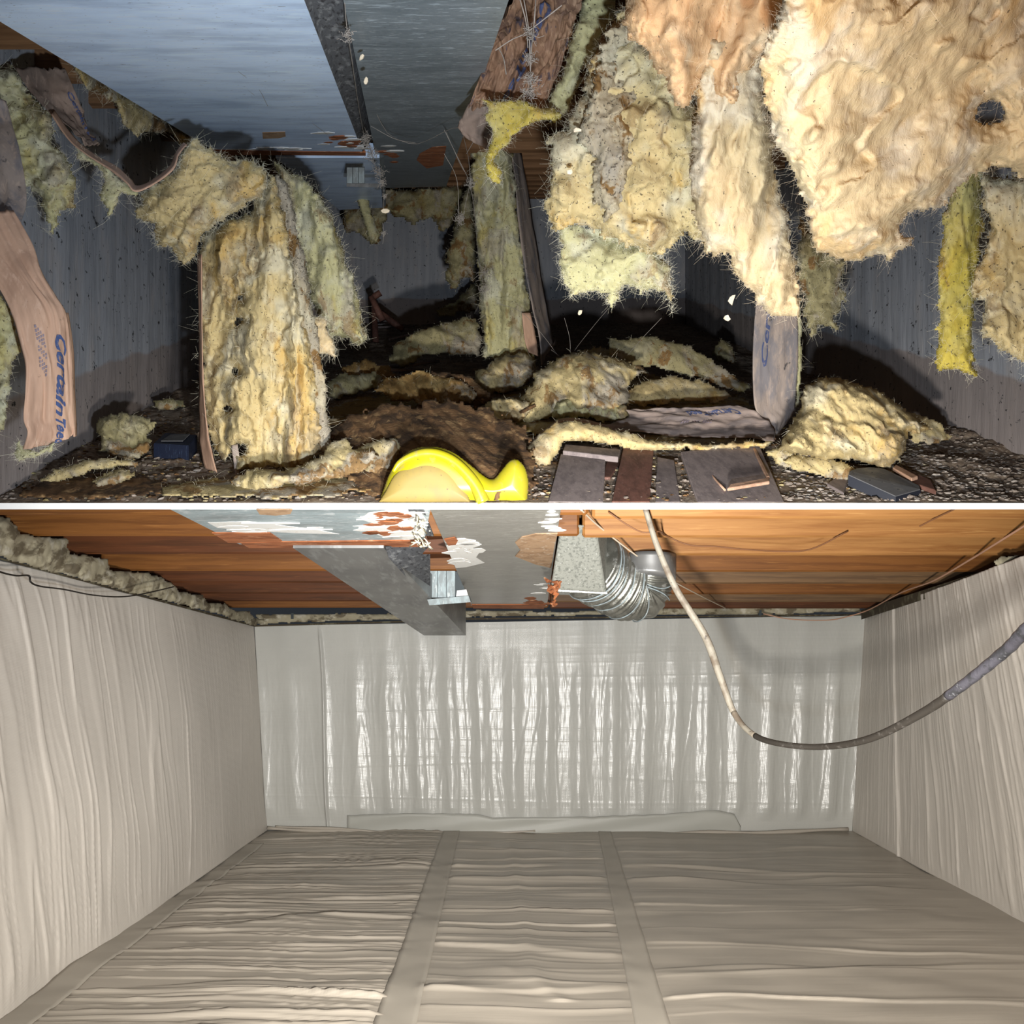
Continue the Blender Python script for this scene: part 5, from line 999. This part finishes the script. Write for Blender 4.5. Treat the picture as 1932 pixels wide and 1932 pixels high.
# duct-board box, flexible hose and collar
bo = empty('duct_board_box', at(1090, 1120, 2.95), 'pale speckled duct board box beside the warm grey panel', 'box')
bxm = MB().box8([at(1038, 1112, 2.95), at(1144, 1118, 2.95), at(1152, 1112, 3.3), at(1046, 1108, 3.3), at(1058, 988, 2.75), at(1124, 992, 2.75), at(1146, 992, 3.1), at(1058, 988, 3.1)]).build('box_body', M['board'], bo)
bv = bxm.modifiers.new('b', 'BEVEL'); bv.width = .012; bv.segments = 3
MB().box8([at(1038, 1115, 2.96), at(1146, 1121, 2.96), at(1150, 1124, 3.25), at(1050, 1122, 3.25), at(1038, 1111, 2.96), at(1146, 1117, 2.96), at(1150, 1119, 3.25), at(1050, 1117, 3.25)]).build('base_rim', M['foil'], bo)
mb = MB(); q = random.Random(9)
for k in range(16):
    x, y = q.uniform(1034, 1056), q.uniform(1096, 1142); mb.tube([at(x, y, 2.92), at(x + q.uniform(-6, 6), y + q.uniform(-6, 6), 2.90), at(x + q.uniform(-12, 12), y + q.uniform(-8, 10), 2.92)], [.006, .008, .003], 5)
tag(mb.build('splintered_wood', M['bare_hard'], bo), 'splintered red-brown wood at its lower left corner')
fh = empty('flexible_duct', at(1170, 1190, 3.4), 'ribbed foil flexible duct bending behind the duct board box', 'duct')
cl_ = spline([at(1112, 1066, 3.08), at(1140, 1086, 3.13), at(1176, 1106, 3.18), at(1204, 1112, 3.20), at(1219, 1092, 3.20), at(1226, 1068, 3.18)], 140)
rb = np.array([.140 + .0045 * math.sin(i * .9) + .004 * math.sin(i * .31) for i in range(140)]) * np.interp(np.arange(140), [0, 60, 139], [1.0, 1.0, .74])
MB().tube(cl_, rb, 40).build('hose', M['foil'], fh, smooth=True)
mb = MB()
for k in (8, 16, 26, 40, 58, 78, 100, 122):
    T_ = cl_[k + 1] - cl_[k]; T_ /= np.linalg.norm(T_); up = np.array([.0, .0, 1.0]); a = np.cross(T_, up); a /= np.linalg.norm(a); b = np.cross(T_, a); r_ = rb[k] + .004
    ring = [cl_[k] + T_ * .008 * math.sin(3 * th_) + r_ * (math.cos(th_) * a + math.sin(th_) * b) for th_ in np.linspace(0, 2 * math.pi, 49)]
    mb.tube(ring, .003, 5, False)
mb.build('wire_ribs', M['metal_bright'], fh, smooth=True)
co = MB().tube(spline([at(1227, 1088, 3.12), at(1228, 1070, 3.13), at(1228, 1046, 3.14)], 8), .105, 40).build('collar', M['metal'], fh, smooth=True)
# ================================================================ cables and wires of the lower space
cb1 = empty('thick_cable', at(1500, 1408, 2.2), 'thick dirty cable looping down from the joists across the right lined wall', 'cable')
KP = [(1216, 955, 2.30), (1240, 1030, 2.32), (1275, 1110, 2.33), (1330, 1200, 2.3), (1358, 1275, 2.25), (1385, 1345, 2.2), (1420, 1385, 2.1), (1470, 1403, 2.0), (1550, 1409, 1.9), (1640, 1394, 1.75), (1740, 1345, 1.6), (1820, 1290, 1.48), (1900, 1225, 1.38), (1960, 1170, 1.3), (2150, 1060, 1.25), (2500, 900, 1.2)]
sp = spline([at(*p) for p in KP], 185)
px_w = np.interp(np.arange(185), [0, 40, 70, 95, 115, 159, 184], [5, 7.5, 5.5, 5.5, 7, 11.5, 12])
rad = px_w * sp[:, 1] / F
rad = rad * (1 + .05 * np.sin(np.arange(185) * 1.7) * (np.arange(185) > 125))
MB().tube(sp[:62], rad[:62], 12).build('white_sheath', M['cable_white'], cb1, smooth=True)
MB().tube(sp[61:76], rad[61:76] * .98, 12).build('worn_sheath', M['cable_white'], cb1, smooth=True)
MB().tube(sp[75:131], rad[75:131], 12).build('dark_sheath', M['cable_dark'], cb1, smooth=True)
MB().tube(sp[130:], rad[130:] * 1.04, 12).build('grey_sheath', M['cable_grey'], cb1, smooth=True)
def wire(label, pts, r, mat, name='wire'):
    o = MB().tube(spline([at(*p) for p in pts], 60), r, 6).build(name, M[mat], smooth=True); tag(o, label, 'wire'); return o
wire('black wire sagging along the top of the left lined wall', [(-40, 1062, 2.3), (0, 1079, 2.4), (30, 1086, 2.45), (54, 1086, 2.5), (58, 1098, 2.5), (75, 1106, 2.55), (120, 1112, 2.7), (170, 1122, 2.9), (215, 1126, 3.0), (250, 1124, 3.1), (290, 1116, 3.2), (328, 1107, 3.4)], .0030, 'wire_black')
wire('pale wire running from the duct board box down to the far rim', [(1095, 960, 2.36), (1130, 993, 2.7), (1190, 1040, 3.0), (1260, 1090, 3.4), (1310, 1118, 3.9), (1368, 1147, 4.9)], .0035, 'wire_pale')
wire('tan wire sagging across the far right corner up along the joists', [(1440, 1158, 5.1), (1490, 1168, 5.05), (1560, 1170, 5.0), (1600, 1163, 5.0), (1640, 1150, 4.9), (1700, 1118, 4.2), (1760, 1096, 3.6), (1830, 1056, 3.1), (1880, 1025, 2.8), (1960, 975, 2.5)], .0042, 'wire_tan')
wire('brown strand drawing a wire shadow along the joists at upper right of the box', [(1148, 966, 2.40), (1180, 988, 2.40), (1212, 1004, 2.40), (1246, 1003, 2.42), (1255, 1010, 2.72), (1300, 1028, 2.72), (1350, 1031, 2.72), (1400, 1036, 2.72), (1470, 1040, 2.73), (1530, 1036, 2.73), (1600, 1002, 2.73)], .0028, 'wire_shadow')  # strand added where a wire's shadow and stain mark the joists
wire('brown strand drawing a wire shadow slanting over the first joist near the right edge', [(1735, 993, 2.41), (1760, 980, 2.41), (1800, 961, 2.41)], .0026, 'wire_shadow')  # another added strand, tracing a shadow line on the joist
# staples on the far rim
for i, x in enumerate((551, 1434)):
    tag(MB().box8([at(x - 2, 1168 - (6 if i else 0), 5.26), at(x + 3, 1168 - (6 if i else 0), 5.26), at(x + 3, 1168 - (6 if i else 0), 5.28), at(x - 2, 1168 - (6 if i else 0), 5.28), at(x - 2, 1157 - (6 if i else 0), 5.26), at(x + 3, 1157 - (6 if i else 0), 5.26), at(x + 3, 1157 - (6 if i else 0), 5.28), at(x - 2, 1157 - (6 if i else 0), 5.28)]).build('rim_strap', M['metal_dark']), ['short dark strap on the far rim, left of the metal duct', 'short dark strap on the far rim, right of the thick cable'][i], 'strap')
print('fibre faces', FIBN[0], 'objects', len(bpy.data.objects), 'tris', sum(len(p.vertices) - 2 for m_ in bpy.data.meshes for p in m_.polygons))
